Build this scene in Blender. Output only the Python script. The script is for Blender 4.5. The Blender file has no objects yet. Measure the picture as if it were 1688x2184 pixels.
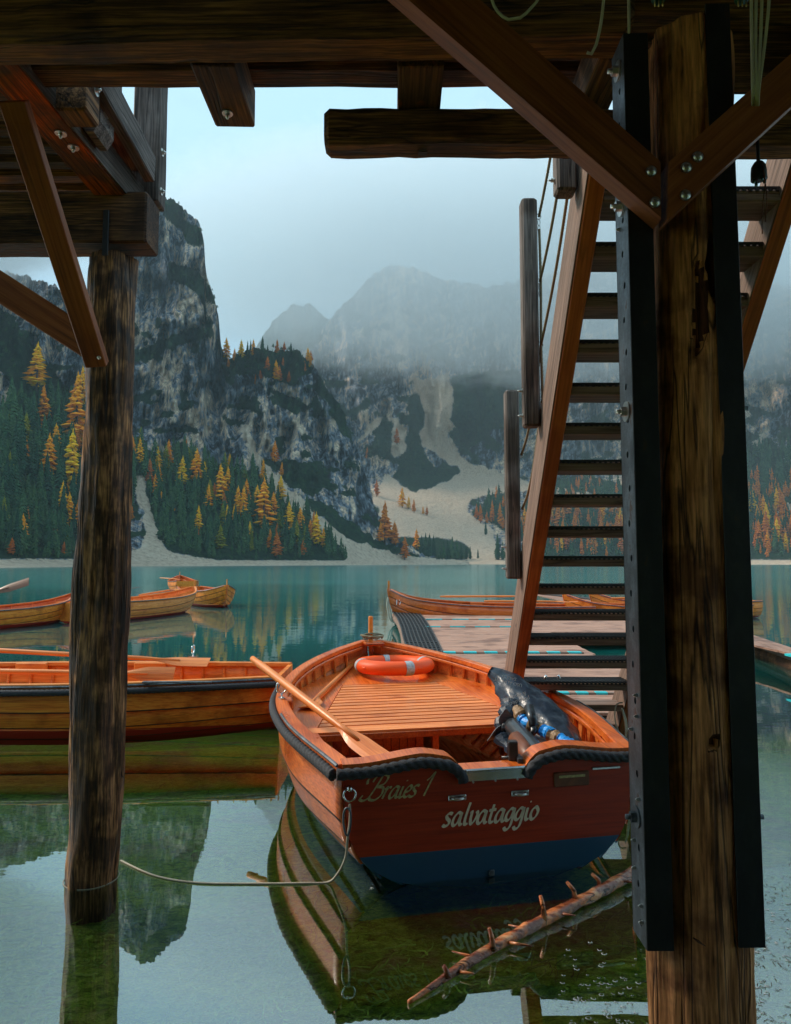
import bpy, math, random
import numpy as np
from mathutils import Vector, Matrix
random.seed(7)
rng = np.random.RandomState(11)
R = math.radians
scene = bpy.context.scene
col = scene.collection
# ------------------------------------------------------------------ camera
PITCH = R(4.24); FPX = 1456.0; CAM_H = 1.6
cd = bpy.data.cameras.new('camera'); cam = bpy.data.objects.new('camera', cd); col.objects.link(cam)
cam.location = (0, 0, CAM_H); cam.rotation_euler = (R(90) + PITCH, 0, 0)
cd.sensor_fit = 'VERTICAL'; cd.sensor_height = 36.0; cd.lens = 24.0
cd.clip_start = 0.05; cd.clip_end = 9000
scene.camera = cam
# ------------------------------------------------------------------ light
SUN_EL, SUN_AZ = R(40), R(-66)     # azimuth from +Y towards +X
w = bpy.data.worlds.new('World'); scene.world = w; w.use_nodes = True
nt = w.node_tree; nt.nodes.clear()
def N(nt, t, **kw):
    n = nt.nodes.new(t)
    for k, v in kw.items(): setattr(n, k, v)
    return n
out = N(nt, 'ShaderNodeOutputWorld'); bg = N(nt, 'ShaderNodeBackground')
sky = N(nt, 'ShaderNodeTexSky', sky_type='NISHITA'); sky.sun_disc = False
sky.sun_elevation = SUN_EL; sky.sun_rotation = SUN_AZ; sky.dust_density = 3
skm = N(nt, 'ShaderNodeVectorMath', operation='SCALE'); skm.inputs['Scale'].default_value = 0.08
nt.links.new(sky.outputs[0], skm.inputs[0])
tc = N(nt, 'ShaderNodeTexCoord')
mp = N(nt, 'ShaderNodeMapping'); mp.inputs['Scale'].default_value = (1.0, 1.0, 2.6)
nz = N(nt, 'ShaderNodeTexNoise'); nz.inputs['Scale'].default_value = 2.1; nz.inputs['Detail'].default_value = 6; nz.inputs['Roughness'].default_value = .55
cr = N(nt, 'ShaderNodeValToRGB')
cr.color_ramp.elements[0].position = .33; cr.color_ramp.elements[0].color = (.16, .262, .33, 1)
cr.color_ramp.elements[1].position = .68; cr.color_ramp.elements[1].color = (.235, .372, .455, 1)
nt.links.new(tc.outputs['Generated'], mp.inputs[0]); nt.links.new(mp.outputs[0], nz.inputs['Vector'])
sxyz = N(nt, 'ShaderNodeSeparateXYZ'); nt.links.new(tc.outputs['Generated'], sxyz.inputs[0])
gz = N(nt, 'ShaderNodeMapRange', interpolation_type='SMOOTHSTEP'); gz.inputs[1].default_value = .28; gz.inputs[2].default_value = .60; gz.inputs[3].default_value = -.10; gz.inputs[4].default_value = .16
nt.links.new(sxyz.outputs[2], gz.inputs[0]); ga = N(nt, 'ShaderNodeMath', operation='ADD'); nt.links.new(nz.outputs[0], ga.inputs[0]); nt.links.new(gz.outputs[0], ga.inputs[1]); nt.links.new(ga.outputs[0], cr.inputs[0])
mx = N(nt, 'ShaderNodeMix', data_type='RGBA'); mx.inputs[0].default_value = .93
nt.links.new(skm.outputs[0], mx.inputs[6]); nt.links.new(cr.outputs[0], mx.inputs[7])
nt.links.new(mx.outputs[2], bg.inputs[0]); bg.inputs[1].default_value = 1.0
nt.links.new(bg.outputs[0], out.inputs[0])
sl = bpy.data.lights.new('sun', 'SUN'); so = bpy.data.objects.new('sun', sl); col.objects.link(so)
sl.energy = 1.5; sl.angle = R(14); sl.color = (1.0, .86, .70)
sd = Vector((math.sin(SUN_AZ) * math.cos(SUN_EL), math.cos(SUN_AZ) * math.cos(SUN_EL), math.sin(SUN_EL)))
so.rotation_euler = sd.to_track_quat('Z', 'Y').to_euler()
scene.view_settings.view_transform = 'Standard'; scene.view_settings.look = 'None'
scene.view_settings.exposure = 1.35; scene.view_settings.gamma = 1.0
scene.view_settings.use_curve_mapping = False
cy = scene.cycles
cy.use_denoising = True; cy.max_bounces = 6; cy.diffuse_bounces = 3; cy.glossy_bounces = 3
cy.transmission_bounces = 3; cy.transparent_max_bounces = 16; cy.volume_bounces = 3
cy.volume_step_rate = 1.0; cy.volume_max_steps = 96
cy.caustics_reflective = False; cy.caustics_refractive = False
cy.sample_clamp_indirect = 6

# ------------------------------------------------------------------ helpers
CP, SP = math.cos(PITCH), math.sin(PITCH)
def ray(u, v):
    a = (u - 844.0) / FPX; b = (1092.0 - v) / FPX
    return a, CP - b * SP, SP + b * CP
def P(u, v, z=None, y=None, r=None):
    """point of the place seen at photograph position u,v, at height z, depth y or range r"""
    a, c, d = ray(u, v)
    if z is not None: k = (z - CAM_H) / d
    elif y is not None: k = y / c
    else: k = r / math.hypot(a, c)
    return Vector((a * k, c * k, CAM_H + d * k))

def tag(o, label=None, cat=None, group=None, kind=None):
    if label: o['label'] = label
    if cat: o['category'] = cat
    if group: o['group'] = group
    if kind: o['kind'] = kind
    return o
def thing(name, label, cat, loc=(0, 0, 0), rz=0.0, group=None):
    o = bpy.data.objects.new(name, None); col.objects.link(o)
    o.location = loc; o.rotation_euler = (0, 0, rz); o.empty_display_size = .1
    return tag(o, label, cat, group)
def put(name, me, parent=None, matrix=None):
    """link a mesh; matrix is in world space when the parent is an unrotated thing, else local"""
    o = bpy.data.objects.new(name, me); col.objects.link(o)
    if matrix is not None: o.matrix_basis = matrix
    if parent is not None:
        o.parent = parent
        if matrix is not None and parent.get('_w', 0):
            m = matrix.copy(); m.translation = m.translation - Vector(parent.location); o.matrix_basis = m
    return o
class MB:
    def __init__(s): s.v = []; s.f = []; s.m = []; s.sm = []
    def add(s, vs, fs, mi=0, smooth=False):
        b = len(s.v); s.v += [tuple(p) for p in vs]
        for f in fs: s.f.append(tuple(i + b for i in f)); s.m.append(mi); s.sm.append(smooth)
    def mesh(s, name, mats):
        me = bpy.data.meshes.new(name); me.from_pydata(s.v, [], s.f)
        for m in (mats if isinstance(mats, (list, tuple)) else [mats]): me.materials.append(m)
        me.polygons.foreach_set('material_index', s.m); me.polygons.foreach_set('use_smooth', s.sm)
        me.update(); return me
    def box(s, c, size, mat=None, mi=0, bev=.0):
        x, y, z = [k / 2 for k in size]; c = Vector(c)
        if bev <= 0:
            vs = [Vector((a * x, b * y, d * z)) for a in (-1, 1) for b in (-1, 1) for d in (-1, 1)]
            fs = [(0, 1, 3, 2), (4, 6, 7, 5), (0, 4, 5, 1), (2, 3, 7, 6), (0, 2, 6, 4), (1, 5, 7, 3)]
        else:
            e = bev; ring = []
            for xx, q in ((-x, e), (-x + e, 0), (x - e, 0), (x, e)):
                Y, Z = y - q, z - q
                ring.append([Vector((xx, a, b)) for a, b in ((-Y, -Z + e), (-Y + e, -Z), (Y - e, -Z), (Y, -Z + e), (Y, Z - e), (Y - e, Z), (-Y + e, Z), (-Y, Z - e))])
            vs = sum(ring, []); fs = []
            for i in range(3):
                for j in range(8):
                    k = (j + 1) % 8; fs.append((i * 8 + j, i * 8 + k, i * 8 + 8 + k, i * 8 + 8 + j))
            fs = [tuple(reversed(f)) for f in fs]
            fs.append(tuple(range(8))); fs.append(tuple(reversed(range(24, 32))))
        if mat is not None: vs = [mat @ p for p in vs]
        s.add([p + c for p in vs], fs, mi)
    def tube(s, pts, r, sides=8, mi=0, cap=True, smooth=True, twist=None, flat=1.0):
        pts = [Vector(p) for p in pts]; n = len(pts); rad = r if isinstance(r, (list, tuple)) else [r] * n
        vs = []; prev = None; arc = 0.0
        for i in range(n):
            t = (pts[min(i + 1, n - 1)] - pts[max(i - 1, 0)]).normalized()
            if prev is None:
                a = Vector((0, 0, 1)) if abs(t.z) < .9 else Vector((1, 0, 0))
                nx = t.cross(a).normalized()
            else:
                nx = (prev - t * prev.dot(t)).normalized()
            ny = t.cross(nx); prev = nx
            if i: arc += (pts[i] - pts[i - 1]).length
            for j in range(sides):
                th = 2 * math.pi * j / sides; q = rad[i]
                if twist: q *= .58 + .48 * abs(math.cos(1.5 * (th - arc * twist))) ** .55
                vs.append(pts[i] + nx * math.cos(th) * q + ny * math.sin(th) * q * flat)
        fs = []
        for i in range(n - 1):
            for j in range(sides):
                k = (j + 1) % sides; fs.append((i * sides + j, i * sides + k, (i + 1) * sides + k, (i + 1) * sides + j))
        fs = [tuple(reversed(f)) for f in fs]
        if cap: fs.append(tuple(range(sides))); fs.append(tuple(reversed(range((n - 1) * sides, n * sides))))
        s.add(vs, fs, mi, smooth)
    def lathe(s, prof, axis0, axis1, sides=16, mi=0, smooth=True):
        """prof: (t along axis 0..1, radius)"""
        a, b = Vector(axis0), Vector(axis1)
        s.tube([a + (b - a) * t for t, _ in prof], [q for _, q in prof], sides, mi, True, smooth)
def smooth_path(pts, step):
    pts = [Vector(p) for p in pts]; outp = []
    n = len(pts)
    for i in range(n - 1):
        p0, p1, p2, p3 = pts[max(i - 1, 0)], pts[i], pts[i + 1], pts[min(i + 2, n - 1)]
        k = max(1, int((p2 - p1).length / step))
        for j in range(k):
            t = j / k
            outp.append(.5 * ((2 * p1) + (p2 - p0) * t + (2 * p0 - 5 * p1 + 4 * p2 - p3) * t * t + (3 * p1 - p0 - 3 * p2 + p3) * t ** 3))
    outp.append(pts[-1]); return outp
def axes(p0, p1, roll=0.0, up=(0, 0, 1)):
    x = (p1 - p0).normalized(); upv = Vector(up)
    if abs(x.dot(upv)) > .97: upv = Vector((0, 1, 0))
    y = upv.cross(x).normalized(); z = x.cross(y)
    m = Matrix((x, y, z)).transposed()
    if roll: m = m @ Matrix.Rotation(roll, 3, 'X')
    m4 = m.to_4x4(); m4.translation = (p0 + p1) / 2; return m4
def beam_mesh(name, L, wd, ht, mat, bev=.006, irr=0.0, seg=None, endcut=(0, 0), seed=0):
    """timber along local X: bevelled section, slightly uneven when irr > 0; endcut shears the ends"""
    rs = random.Random(seed or int(L * 1e4)); mb = MB(); e = bev; Y, Z = wd / 2, ht / 2
    seg = seg or (max(2, int(L / .12)) if irr else 1)
    sec = [(-Y, -Z + e), (-Y + e, -Z), (Y - e, -Z), (Y, -Z + e), (Y, Z - e), (Y - e, Z), (-Y + e, Z), (-Y, Z - e)]
    vs = []; xs = [-L / 2] + [-L / 2 + e + (L - 2 * e) * i / seg for i in range(seg + 1)] + [L / 2]
    off = [(0, 0)] * 8
    for i, x in enumerate(xs):
        q = 1 - 1.4 * e / max(wd, ht) if i in (0, len(xs) - 1) else 1
        if irr: off = [(o[0] * .6 + rs.uniform(-irr, irr), o[1] * .6 + rs.uniform(-irr, irr)) for o in off]
        for (a, b), o in zip(sec, off):
            xx = x
            if i < 2: xx += b * endcut[0]
            if i > len(xs) - 3: xx += b * endcut[1]
            vs.append((xx, a * q + o[0], b * q + o[1]))
    fs = []
    for i in range(len(xs) - 1):
        for j in range(8):
            k = (j + 1) % 8; fs.append((i * 8 + k, i * 8 + j, i * 8 + 8 + j, i * 8 + 8 + k))
    fs.append(tuple(range(8))); n = (len(xs) - 1) * 8; fs.append(tuple(reversed(range(n, n + 8))))
    fs = [tuple(reversed(f)) for f in fs]
    mb.add(vs, fs); return mb.mesh(name, mat)
def beam(name, p0, p1, wd, ht, mat, parent=None, roll=0.0, **kw):
    p0, p1 = Vector(p0), Vector(p1)
    return put(name, beam_mesh(name, (p1 - p0).length, wd, ht, mat, **kw), parent, axes(p0, p1, roll))
def wthing(*a, **k):
    o = thing(*a, **k); o['_w'] = 1; return o

# numpy value noise
_tab = rng.rand(64, 64, 64).astype(np.float32)
def vnoise(x, y, z=0.0):
    x, y, z = np.broadcast_arrays(np.asarray(x, float), np.asarray(y, float), np.asarray(z, float))
    xi, yi, zi = np.floor(x).astype(int), np.floor(y).astype(int), np.floor(z).astype(int)
    fx, fy, fz = x - xi, y - yi, z - zi
    fx, fy, fz = [f * f * (3 - 2 * f) for f in (fx, fy, fz)]
    r = 0
    for a in (0, 1):
        for b in (0, 1):
            for c in (0, 1):
                r = r + _tab[(xi + a) & 63, (yi + b) & 63, (zi + c) & 63] * (fx if a else 1 - fx) * (fy if b else 1 - fy) * (fz if c else 1 - fz)
    return r * 2 - 1
def fbm(x, y, z=0.0, o=4, g=.5):
    r = 0; a = 1.0
    for i in range(o):
        r = r + a * vnoise(np.asarray(x) * 2 ** i + 17 * i, np.asarray(y) * 2 ** i + 5 * i, np.asarray(z) * 2 ** i); a *= g
    return r

# ------------------------------------------------------------------ materials
def newmat(name):
    m = bpy.data.materials.new(name); m.use_nodes = True; nt = m.node_tree
    return m, nt, nt.nodes['Principled BSDF'], nt.nodes['Material Output']
def L(nt, a, b): nt.links.new(a, b)
def ramp(nt, stops):
    n = N(nt, 'ShaderNodeValToRGB'); el = n.color_ramp.elements
    while len(el) < len(stops): el.new(.5)
    for e, (p, c) in zip(el, stops): e.position = p; e.color = (*c, 1)
    return n
def wood(name, dark, mid, light, rough=.75, axis='X', grain=1.0, bump=.5, coat=0.0, stain=None, stain_amt=.5, wet=0.0, spec=.4, wscale=1.0, warm=1.0, crack=None, st=.07):
    crack = bump if crack is None else crack
    tint = lambda c: (min(1, c[0] * (1 + .38 * warm)), c[1] * (1 - .04 * warm), c[2] * (1 - .28 * warm))
    dark, mid, light = tint(dark), tint(mid), tint(light)
    m, nt, b, o = newmat(name)
    tc = N(nt, 'ShaderNodeTexCoord'); oi = N(nt, 'ShaderNodeObjectInfo')
    add = N(nt, 'ShaderNodeVectorMath', operation='MULTIPLY_ADD')
    cmb = N(nt, 'ShaderNodeCombineXYZ')
    for k in range(3): L(nt, oi.outputs['Random'], cmb.inputs[k])
    L(nt, cmb.outputs[0], add.inputs[0]); add.inputs[1].default_value = (31, 17, 23); L(nt, tc.outputs['Object'], add.inputs[2])
    def mapped(sc):
        mp = N(nt, 'ShaderNodeMapping'); s = [sc, sc, sc]; s['XYZ'.index(axis)] = sc * st; mp.inputs['Scale'].default_value = s
        L(nt, add.outputs[0], mp.inputs[0]); return mp
    n1 = N(nt, 'ShaderNodeTexNoise'); n1.inputs['Scale'].default_value = 1; n1.inputs['Detail'].default_value = 8; n1.inputs['Roughness'].default_value = .65; n1.inputs['Distortion'].default_value = .4
    L(nt, mapped(34 * grain).outputs[0], n1.inputs['Vector'])
    n2 = N(nt, 'ShaderNodeTexNoise'); n2.inputs['Scale'].default_value = 1; n2.inputs['Detail'].default_value = 4
    mp2 = mapped(120 * grain); s2 = [120 * grain] * 3; s2['XYZ'.index(axis)] = 120 * grain * st * .45; mp2.inputs['Scale'].default_value = s2; L(nt, mp2.outputs[0], n2.inputs['Vector'])
    n3 = N(nt, 'ShaderNodeTexNoise'); n3.inputs['Scale'].default_value = 2.3 * wscale; n3.inputs['Detail'].default_value = 5
    L(nt, add.outputs[0], n3.inputs['Vector'])
    mxx = N(nt, 'ShaderNodeMath', operation='MULTIPLY_ADD'); L(nt, n2.outputs[0], mxx.inputs[0]); mxx.inputs[1].default_value = .62
    m0 = N(nt, 'ShaderNodeMath', operation='MULTIPLY'); L(nt, n1.outputs[0], m0.inputs[0]); m0.inputs[1].default_value = .58
    L(nt, m0.outputs[0], mxx.inputs[2])
    rp = ramp(nt, [(.40, dark), (.56, mid), (.74, light)]); L(nt, mxx.outputs[0], rp.inputs[0])
    c = rp.outputs[0]
    mp4 = mapped(11 * grain); s4 = [11 * grain] * 3; s4['XYZ'.index(axis)] = 11 * grain * .045; mp4.inputs['Scale'].default_value = s4
    n4 = N(nt, 'ShaderNodeTexNoise'); n4.inputs['Scale'].default_value = 1; n4.inputs['Detail'].default_value = 3; n4.inputs['Distortion'].default_value = .5; L(nt, mp4.outputs[0], n4.inputs['Vector'])
    ab = N(nt, 'ShaderNodeMath', operation='SUBTRACT'); L(nt, n4.outputs[0], ab.inputs[0]); ab.inputs[1].default_value = .5
    ab2 = N(nt, 'ShaderNodeMath', operation='ABSOLUTE'); L(nt, ab.outputs[0], ab2.inputs[0])
    ck = N(nt, 'ShaderNodeMapRange'); L(nt, ab2.outputs[0], ck.inputs[0]); ck.inputs[2].default_value = .016; ck.inputs[3].default_value = 1 - .85 * min(1, crack); ck.inputs[4].default_value = 1
    cm = N(nt, 'ShaderNodeMix', data_type='RGBA', blend_type='MULTIPLY'); cm.inputs[0].default_value = 1; L(nt, c, cm.inputs[6]); L(nt, ck.outputs[0], cm.inputs[7]); c = cm.outputs[2]
    if stain is not None:
        sr = N(nt, 'ShaderNodeMapRange'); sr.inputs[1].default_value = .62 - .25 * stain_amt; sr.inputs[2].default_value = .72 - .2 * stain_amt
        L(nt, n3.outputs[0], sr.inputs[0]); mm = N(nt, 'ShaderNodeMix', data_type='RGBA'); L(nt, sr.outputs[0], mm.inputs[0]); L(nt, c, mm.inputs[6])
        ml = N(nt, 'ShaderNodeMix', data_type='RGBA', blend_type='MULTIPLY'); ml.inputs[0].default_value = 1; L(nt, c, ml.inputs[6])
        ml.inputs[7].default_value = (*[min(4, k) for k in stain], 1); L(nt, ml.outputs[2], mm.inputs[7]); c = mm.outputs[2]
    hv = N(nt, 'ShaderNodeHueSaturation'); L(nt, c, hv.inputs['Color'])
    mr = N(nt, 'ShaderNodeMapRange'); L(nt, oi.outputs['Random'], mr.inputs[0]); mr.inputs[3].default_value = .85; mr.inputs[4].default_value = 1.15
    L(nt, mr.outputs[0], hv.inputs['Value'])
    L(nt, hv.outputs[0], b.inputs['Base Color'])
    rr = N(nt, 'ShaderNodeMapRange'); L(nt, n3.outputs[0], rr.inputs[0]); rr.inputs[1].default_value = .35; rr.inputs[2].default_value = .65
    rr.inputs[3].default_value = rough; rr.inputs[4].default_value = max(.05, rough - wet); L(nt, rr.outputs[0], b.inputs['Roughness'])
    b.inputs['Specular IOR Level'].default_value = spec
    if coat: b.inputs['Coat Weight'].default_value = coat; b.inputs['Coat Roughness'].default_value = .12
    bp = N(nt, 'ShaderNodeBump'); bp.inputs['Strength'].default_value = bump; bp.inputs['Distance'].default_value = .006
    hh = N(nt, 'ShaderNodeMath', operation='MULTIPLY_ADD'); L(nt, ck.outputs[0], hh.inputs[0]); hh.inputs[1].default_value = .9; L(nt, mxx.outputs[0], hh.inputs[2])
    L(nt, hh.outputs[0], bp.inputs['Height']); L(nt, bp.outputs[0], b.inputs['Normal'])
    return m
def plain(name, c, rough=.5, metal=0.0, noise=.15, scale=20, bump=0.0, coat=0, spec=.5):
    m, nt, b, o = newmat(name)
    tc = N(nt, 'ShaderNodeTexCoord'); n = N(nt, 'ShaderNodeTexNoise'); n.inputs['Scale'].default_value = scale; n.inputs['Detail'].default_value = 6
    L(nt, tc.outputs['Object'], n.inputs['Vector'])
    rp = ramp(nt, [(.3, tuple(k * (1 - noise) for k in c)), (.7, tuple(min(1, k * (1 + noise)) for k in c))])
    L(nt, n.outputs[0], rp.inputs[0]); L(nt, rp.outputs[0], b.inputs['Base Color'])
    b.inputs['Roughness'].default_value = rough; b.inputs['Metallic'].default_value = metal; b.inputs['Specular IOR Level'].default_value = spec
    if coat: b.inputs['Coat Weight'].default_value = coat
    if bump:
        bp = N(nt, 'ShaderNodeBump'); bp.inputs['Strength'].default_value = bump; bp.inputs['Distance'].default_value = .01
        L(nt, n.outputs[0], bp.inputs['Height']); L(nt, bp.outputs[0], b.inputs['Normal'])
    return m
M = {}
M['old'] = wood('old_timber', (.014, .009, .005), (.08, .05, .027), (.27, .18, .095), rough=.8, bump=.9, stain=(.35, .33, .35), stain_amt=.5)
M['oldgrey'] = wood('grey_timber', (.03, .028, .027), (.10, .09, .085), (.22, .20, .19), rough=.8, bump=.8, warm=.35, stain=(.5, .42, .36), stain_amt=.6)
M['rust'] = wood('orange_stained_timber', (.025, .012, .007), (.09, .045, .025), (.20, .10, .05), rough=.8, bump=.9, stain=(5.5, 2.1, .6), stain_amt=.62, wscale=1.5)
M['scar'] = wood('scarred_joist_wood', (.012, .008, .005), (.06, .038, .022), (.15, .095, .055), rough=.8, bump=.9, stain=(5.5, 2.1, .6), stain_amt=.05, wscale=4)
M['brace'] = wood('glazed_brace_wood', (.09, .032, .010), (.19, .072, .022), (.27, .12, .045), rough=.55, bump=.25, grain=.7, stain=(.7, .6, .5), stain_amt=.4)
M['post'] = wood('worn_log_wood', (.06, .032, .014), (.36, .20, .09), (.66, .43, .23), rough=.8, bump=1.0, axis='Z', grain=.9, st=.13, stain=(.35, .3, .3), stain_amt=.5, wscale=2.5)
M['pile'] = wood('wet_pile_wood', (.008, .006, .004), (.10, .065, .036), (.46, .33, .19), rough=.75, bump=1.0, axis='Z', grain=.9, st=.15, stain=(.28, .25, .22), stain_amt=.8, wscale=3, wet=.2)
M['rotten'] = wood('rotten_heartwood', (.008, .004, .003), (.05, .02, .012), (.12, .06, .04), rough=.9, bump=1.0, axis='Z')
M['stringer'] = wood('larch_stringer', (.17, .055, .014), (.33, .115, .03), (.45, .18, .06), rough=.6, bump=.3, grain=.6, stain=(.7, .6, .5), stain_amt=.35)
M['weather'] = wood('weathered_stair_wood', (.06, .045, .038), (.15, .115, .095), (.24, .19, .165), warm=.5, rough=.75, bump=.6, grain=.8)
M['deck'] = wood('dock_plank_wood', (.13, .09, .08), (.27, .20, .18), (.40, .32, .29), rough=.6, bump=.5, wet=.25, stain=(.6, .55, .55), stain_amt=.4)
M['varnish'] = wood('varnished_mahogany', (.32, .075, .012), (.48, .135, .022), (.62, .22, .045), rough=.42, bump=.12, coat=.35, grain=.8, stain=(.7, .55, .5), stain_amt=.4, wet=.15)
M['varnish_pale'] = wood('pale_varnished_larch', (.42, .15, .03), (.58, .24, .05), (.70, .36, .10), rough=.45, bump=.1, coat=.15, spec=.3, grain=.8, stain=(.75, .6, .5), stain_amt=.3)
M['oar'] = wood('oar_wood', (.38, .125, .02), (.50, .19, .035), (.62, .28, .07), rough=.45, bump=.08, coat=.12, grain=.8)
M['inner'] = wood('inner_planking', (.48, .15, .035), (.62, .24, .06), (.74, .36, .11), rough=.5, bump=.3, coat=.2, grain=.8, stain=(.6, .55, .5), stain_amt=.6)
M['transom'] = wood('transom_wood', (.17, .018, .004), (.25, .028, .006), (.31, .038, .009), rough=.5, bump=.10, coat=.1, grain=.7, axis='Y')
M['brown_hull'] = wood('brown_clinker_wood', (.40, .13, .018), (.64, .24, .035), (.80, .38, .07), rough=.6, bump=.25, coat=.0, spec=.25, grain=.8, stain=(.6, .5, .45), stain_amt=.5)
M['black_steel'] = plain('black_painted_steel', (.012, .011, .011), rough=.45, noise=.4, scale=14, spec=.5)
M['steel'] = plain('dark_galvanised_steel', (.10, .115, .13), rough=.42, metal=.75, noise=.35, scale=9, bump=.05)
def steelmat(name, base, rust, metal, amt):
    m, nt, b, o = newmat(name); tc = N(nt, 'ShaderNodeTexCoord')
    def nz(sc, st, d):
        mp = N(nt, 'ShaderNodeMapping'); mp.inputs['Scale'].default_value = (sc, sc, sc * st); L(nt, tc.outputs['Object'], mp.inputs[0])
        n = N(nt, 'ShaderNodeTexNoise'); n.inputs['Scale'].default_value = 1; n.inputs['Detail'].default_value = d; n.inputs['Roughness'].default_value = .7; L(nt, mp.outputs[0], n.inputs['Vector']); return n
    n1, n2 = nz(14, .5, 8), nz(60, 2.5, 4)
    rp = ramp(nt, [(.30, tuple(k * .55 for k in base)), (.5, base), (amt, tuple(k * 1.7 for k in base)), (amt + .05, rust)]); L(nt, n1.outputs[0], rp.inputs[0])
    L(nt, rp.outputs[0], b.inputs['Base Color']); b.inputs['Metallic'].default_value = metal
    rr = N(nt, 'ShaderNodeMapRange'); L(nt, n2.outputs[0], rr.inputs[0]); rr.inputs[3].default_value = .25; rr.inputs[4].default_value = .7; L(nt, rr.outputs[0], b.inputs['Roughness'])
    bp = N(nt, 'ShaderNodeBump'); bp.inputs['Strength'].default_value = .3; bp.inputs['Distance'].default_value = .003; L(nt, n1.outputs[0], bp.inputs['Height']); L(nt, bp.outputs[0], b.inputs['Normal']); return m
M['black_steel'] = steelmat('black_painted_steel', (.013, .013, .014), (.05, .026, .014), 0, .62)
M['steel'] = steelmat('dark_galvanised_steel', (.10, .115, .13), (.10, .05, .028), .6, .60)
M['chrome'] = plain('polished_metal', (.75, .75, .73), rough=.22, metal=1, noise=.1, scale=30)
M['zinc'] = plain('zinc_bolt_metal', (.55, .54, .50), rough=.35, metal=1, noise=.2, scale=60)
M['rope_black'] = plain('black_rope', (.030, .033, .040), rough=.75, noise=.4, scale=220, bump=.5)
M['rope_white'] = plain('pale_rope', (.50, .46, .36), rough=.85, noise=.25, scale=260, bump=.5)
M['rope_tan'] = plain('tan_rope', (.24, .19, .11), rough=.85, noise=.3, scale=260, bump=.5)
M['cable'] = plain('grey_cable', (.62, .58, .50), rough=.6, noise=.1)
M['rubber'] = plain('black_rubber', (.018, .019, .021), rough=.55, noise=.3, scale=40)
M['orange'] = plain('orange_plastic', (.92, .10, .012), rough=.5, noise=.06, scale=6, spec=.3)
M['tape'] = plain('grey_reflective_tape', (.42, .43, .43), rough=.45, noise=.35, scale=45)
M['pod'] = plain('black_motor_paint', (.022, .024, .027), rough=.35, noise=.25, scale=30, coat=.3)
M['blade'] = plain('grey_propeller', (.12, .14, .15), rough=.35, noise=.1)
M['bag'] = plain('wet_black_plastic_film', (.018, .032, .055), rough=.42, noise=.4, scale=28, bump=.5, coat=.15)
M['blue'] = plain('crinkled_blue_film', (.02, .33, 1.0), rough=.35, noise=.25, scale=60, bump=.5)
M['paper'] = plain('brown_packing_tape', (.30, .18, .085), rough=.5, noise=.2, scale=50, bump=.5)
M['white'] = plain('white_lettering', (.72, .72, .68), rough=.5, noise=.05)
M['gold'] = plain('faded_gold_lettering', (.52, .46, .22), rough=.55, noise=.35, scale=60)
M['cream'] = plain('cream_lettering', (.90, .80, .60), rough=.5, noise=.08)
M['teal'] = plain('turquoise_paint', (.02, .50, .53), rough=.6, noise=.25, scale=10)
M['label'] = plain('brown_plate', (.16, .05, .018), rough=.45, noise=.3, scale=25)
M['green_plastic'] = plain('green_plug_plastic', (.03, .13, .10), rough=.4)
M['brass'] = plain('dull_brass', (.5, .36, .12), rough=.35, metal=1)
# hull paint: bottom paint below the boot line (height is in the boat's own coordinates)
def hull_mat(name, base, low, zline):
    m = base.copy(); m.name = name; nt = m.node_tree; b = nt.nodes['Principled BSDF']
    src = b.inputs['Base Color'].links[0].from_socket
    tc = N(nt, 'ShaderNodeTexCoord'); sp = N(nt, 'ShaderNodeSeparateXYZ'); L(nt, tc.outputs['Object'], sp.inputs[0])
    lt = N(nt, 'ShaderNodeMath', operation='LESS_THAN'); L(nt, sp.outputs[2], lt.inputs[0]); lt.inputs[1].default_value = zline
    mm = N(nt, 'ShaderNodeMix', data_type='RGBA'); L(nt, lt.outputs[0], mm.inputs[0]); L(nt, src, mm.inputs[6]); mm.inputs[7].default_value = (*low, 1)
    L(nt, mm.outputs[2], b.inputs['Base Color']); return m
M['hull'] = hull_mat('hero_hull', M['varnish'], (.015, .11, .19), .115)
M['transom_painted'] = hull_mat('hero_transom', M['transom'], (.010, .07, .14), .15)
M['brown_red'] = hull_mat('brown_hull_red_bottom', M['brown_hull'], (.45, .028, .014), .10)
M['pale_red'] = hull_mat('pale_hull_red_bottom', M['varnish_pale'], (.40, .02, .015), .07)
M['dark_red'] = hull_mat('dark_hull_red_bottom', M['varnish'], (.30, .02, .012), .06)
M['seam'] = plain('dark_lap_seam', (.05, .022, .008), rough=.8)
M['slatwood'] = wood('slat_wood', (.40, .13, .035), (.58, .24, .075), (.72, .37, .15), rough=.42, bump=.15, coat=.3, grain=.9, axis='Y', stain=(.7, .6, .5), stain_amt=.3)
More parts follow.
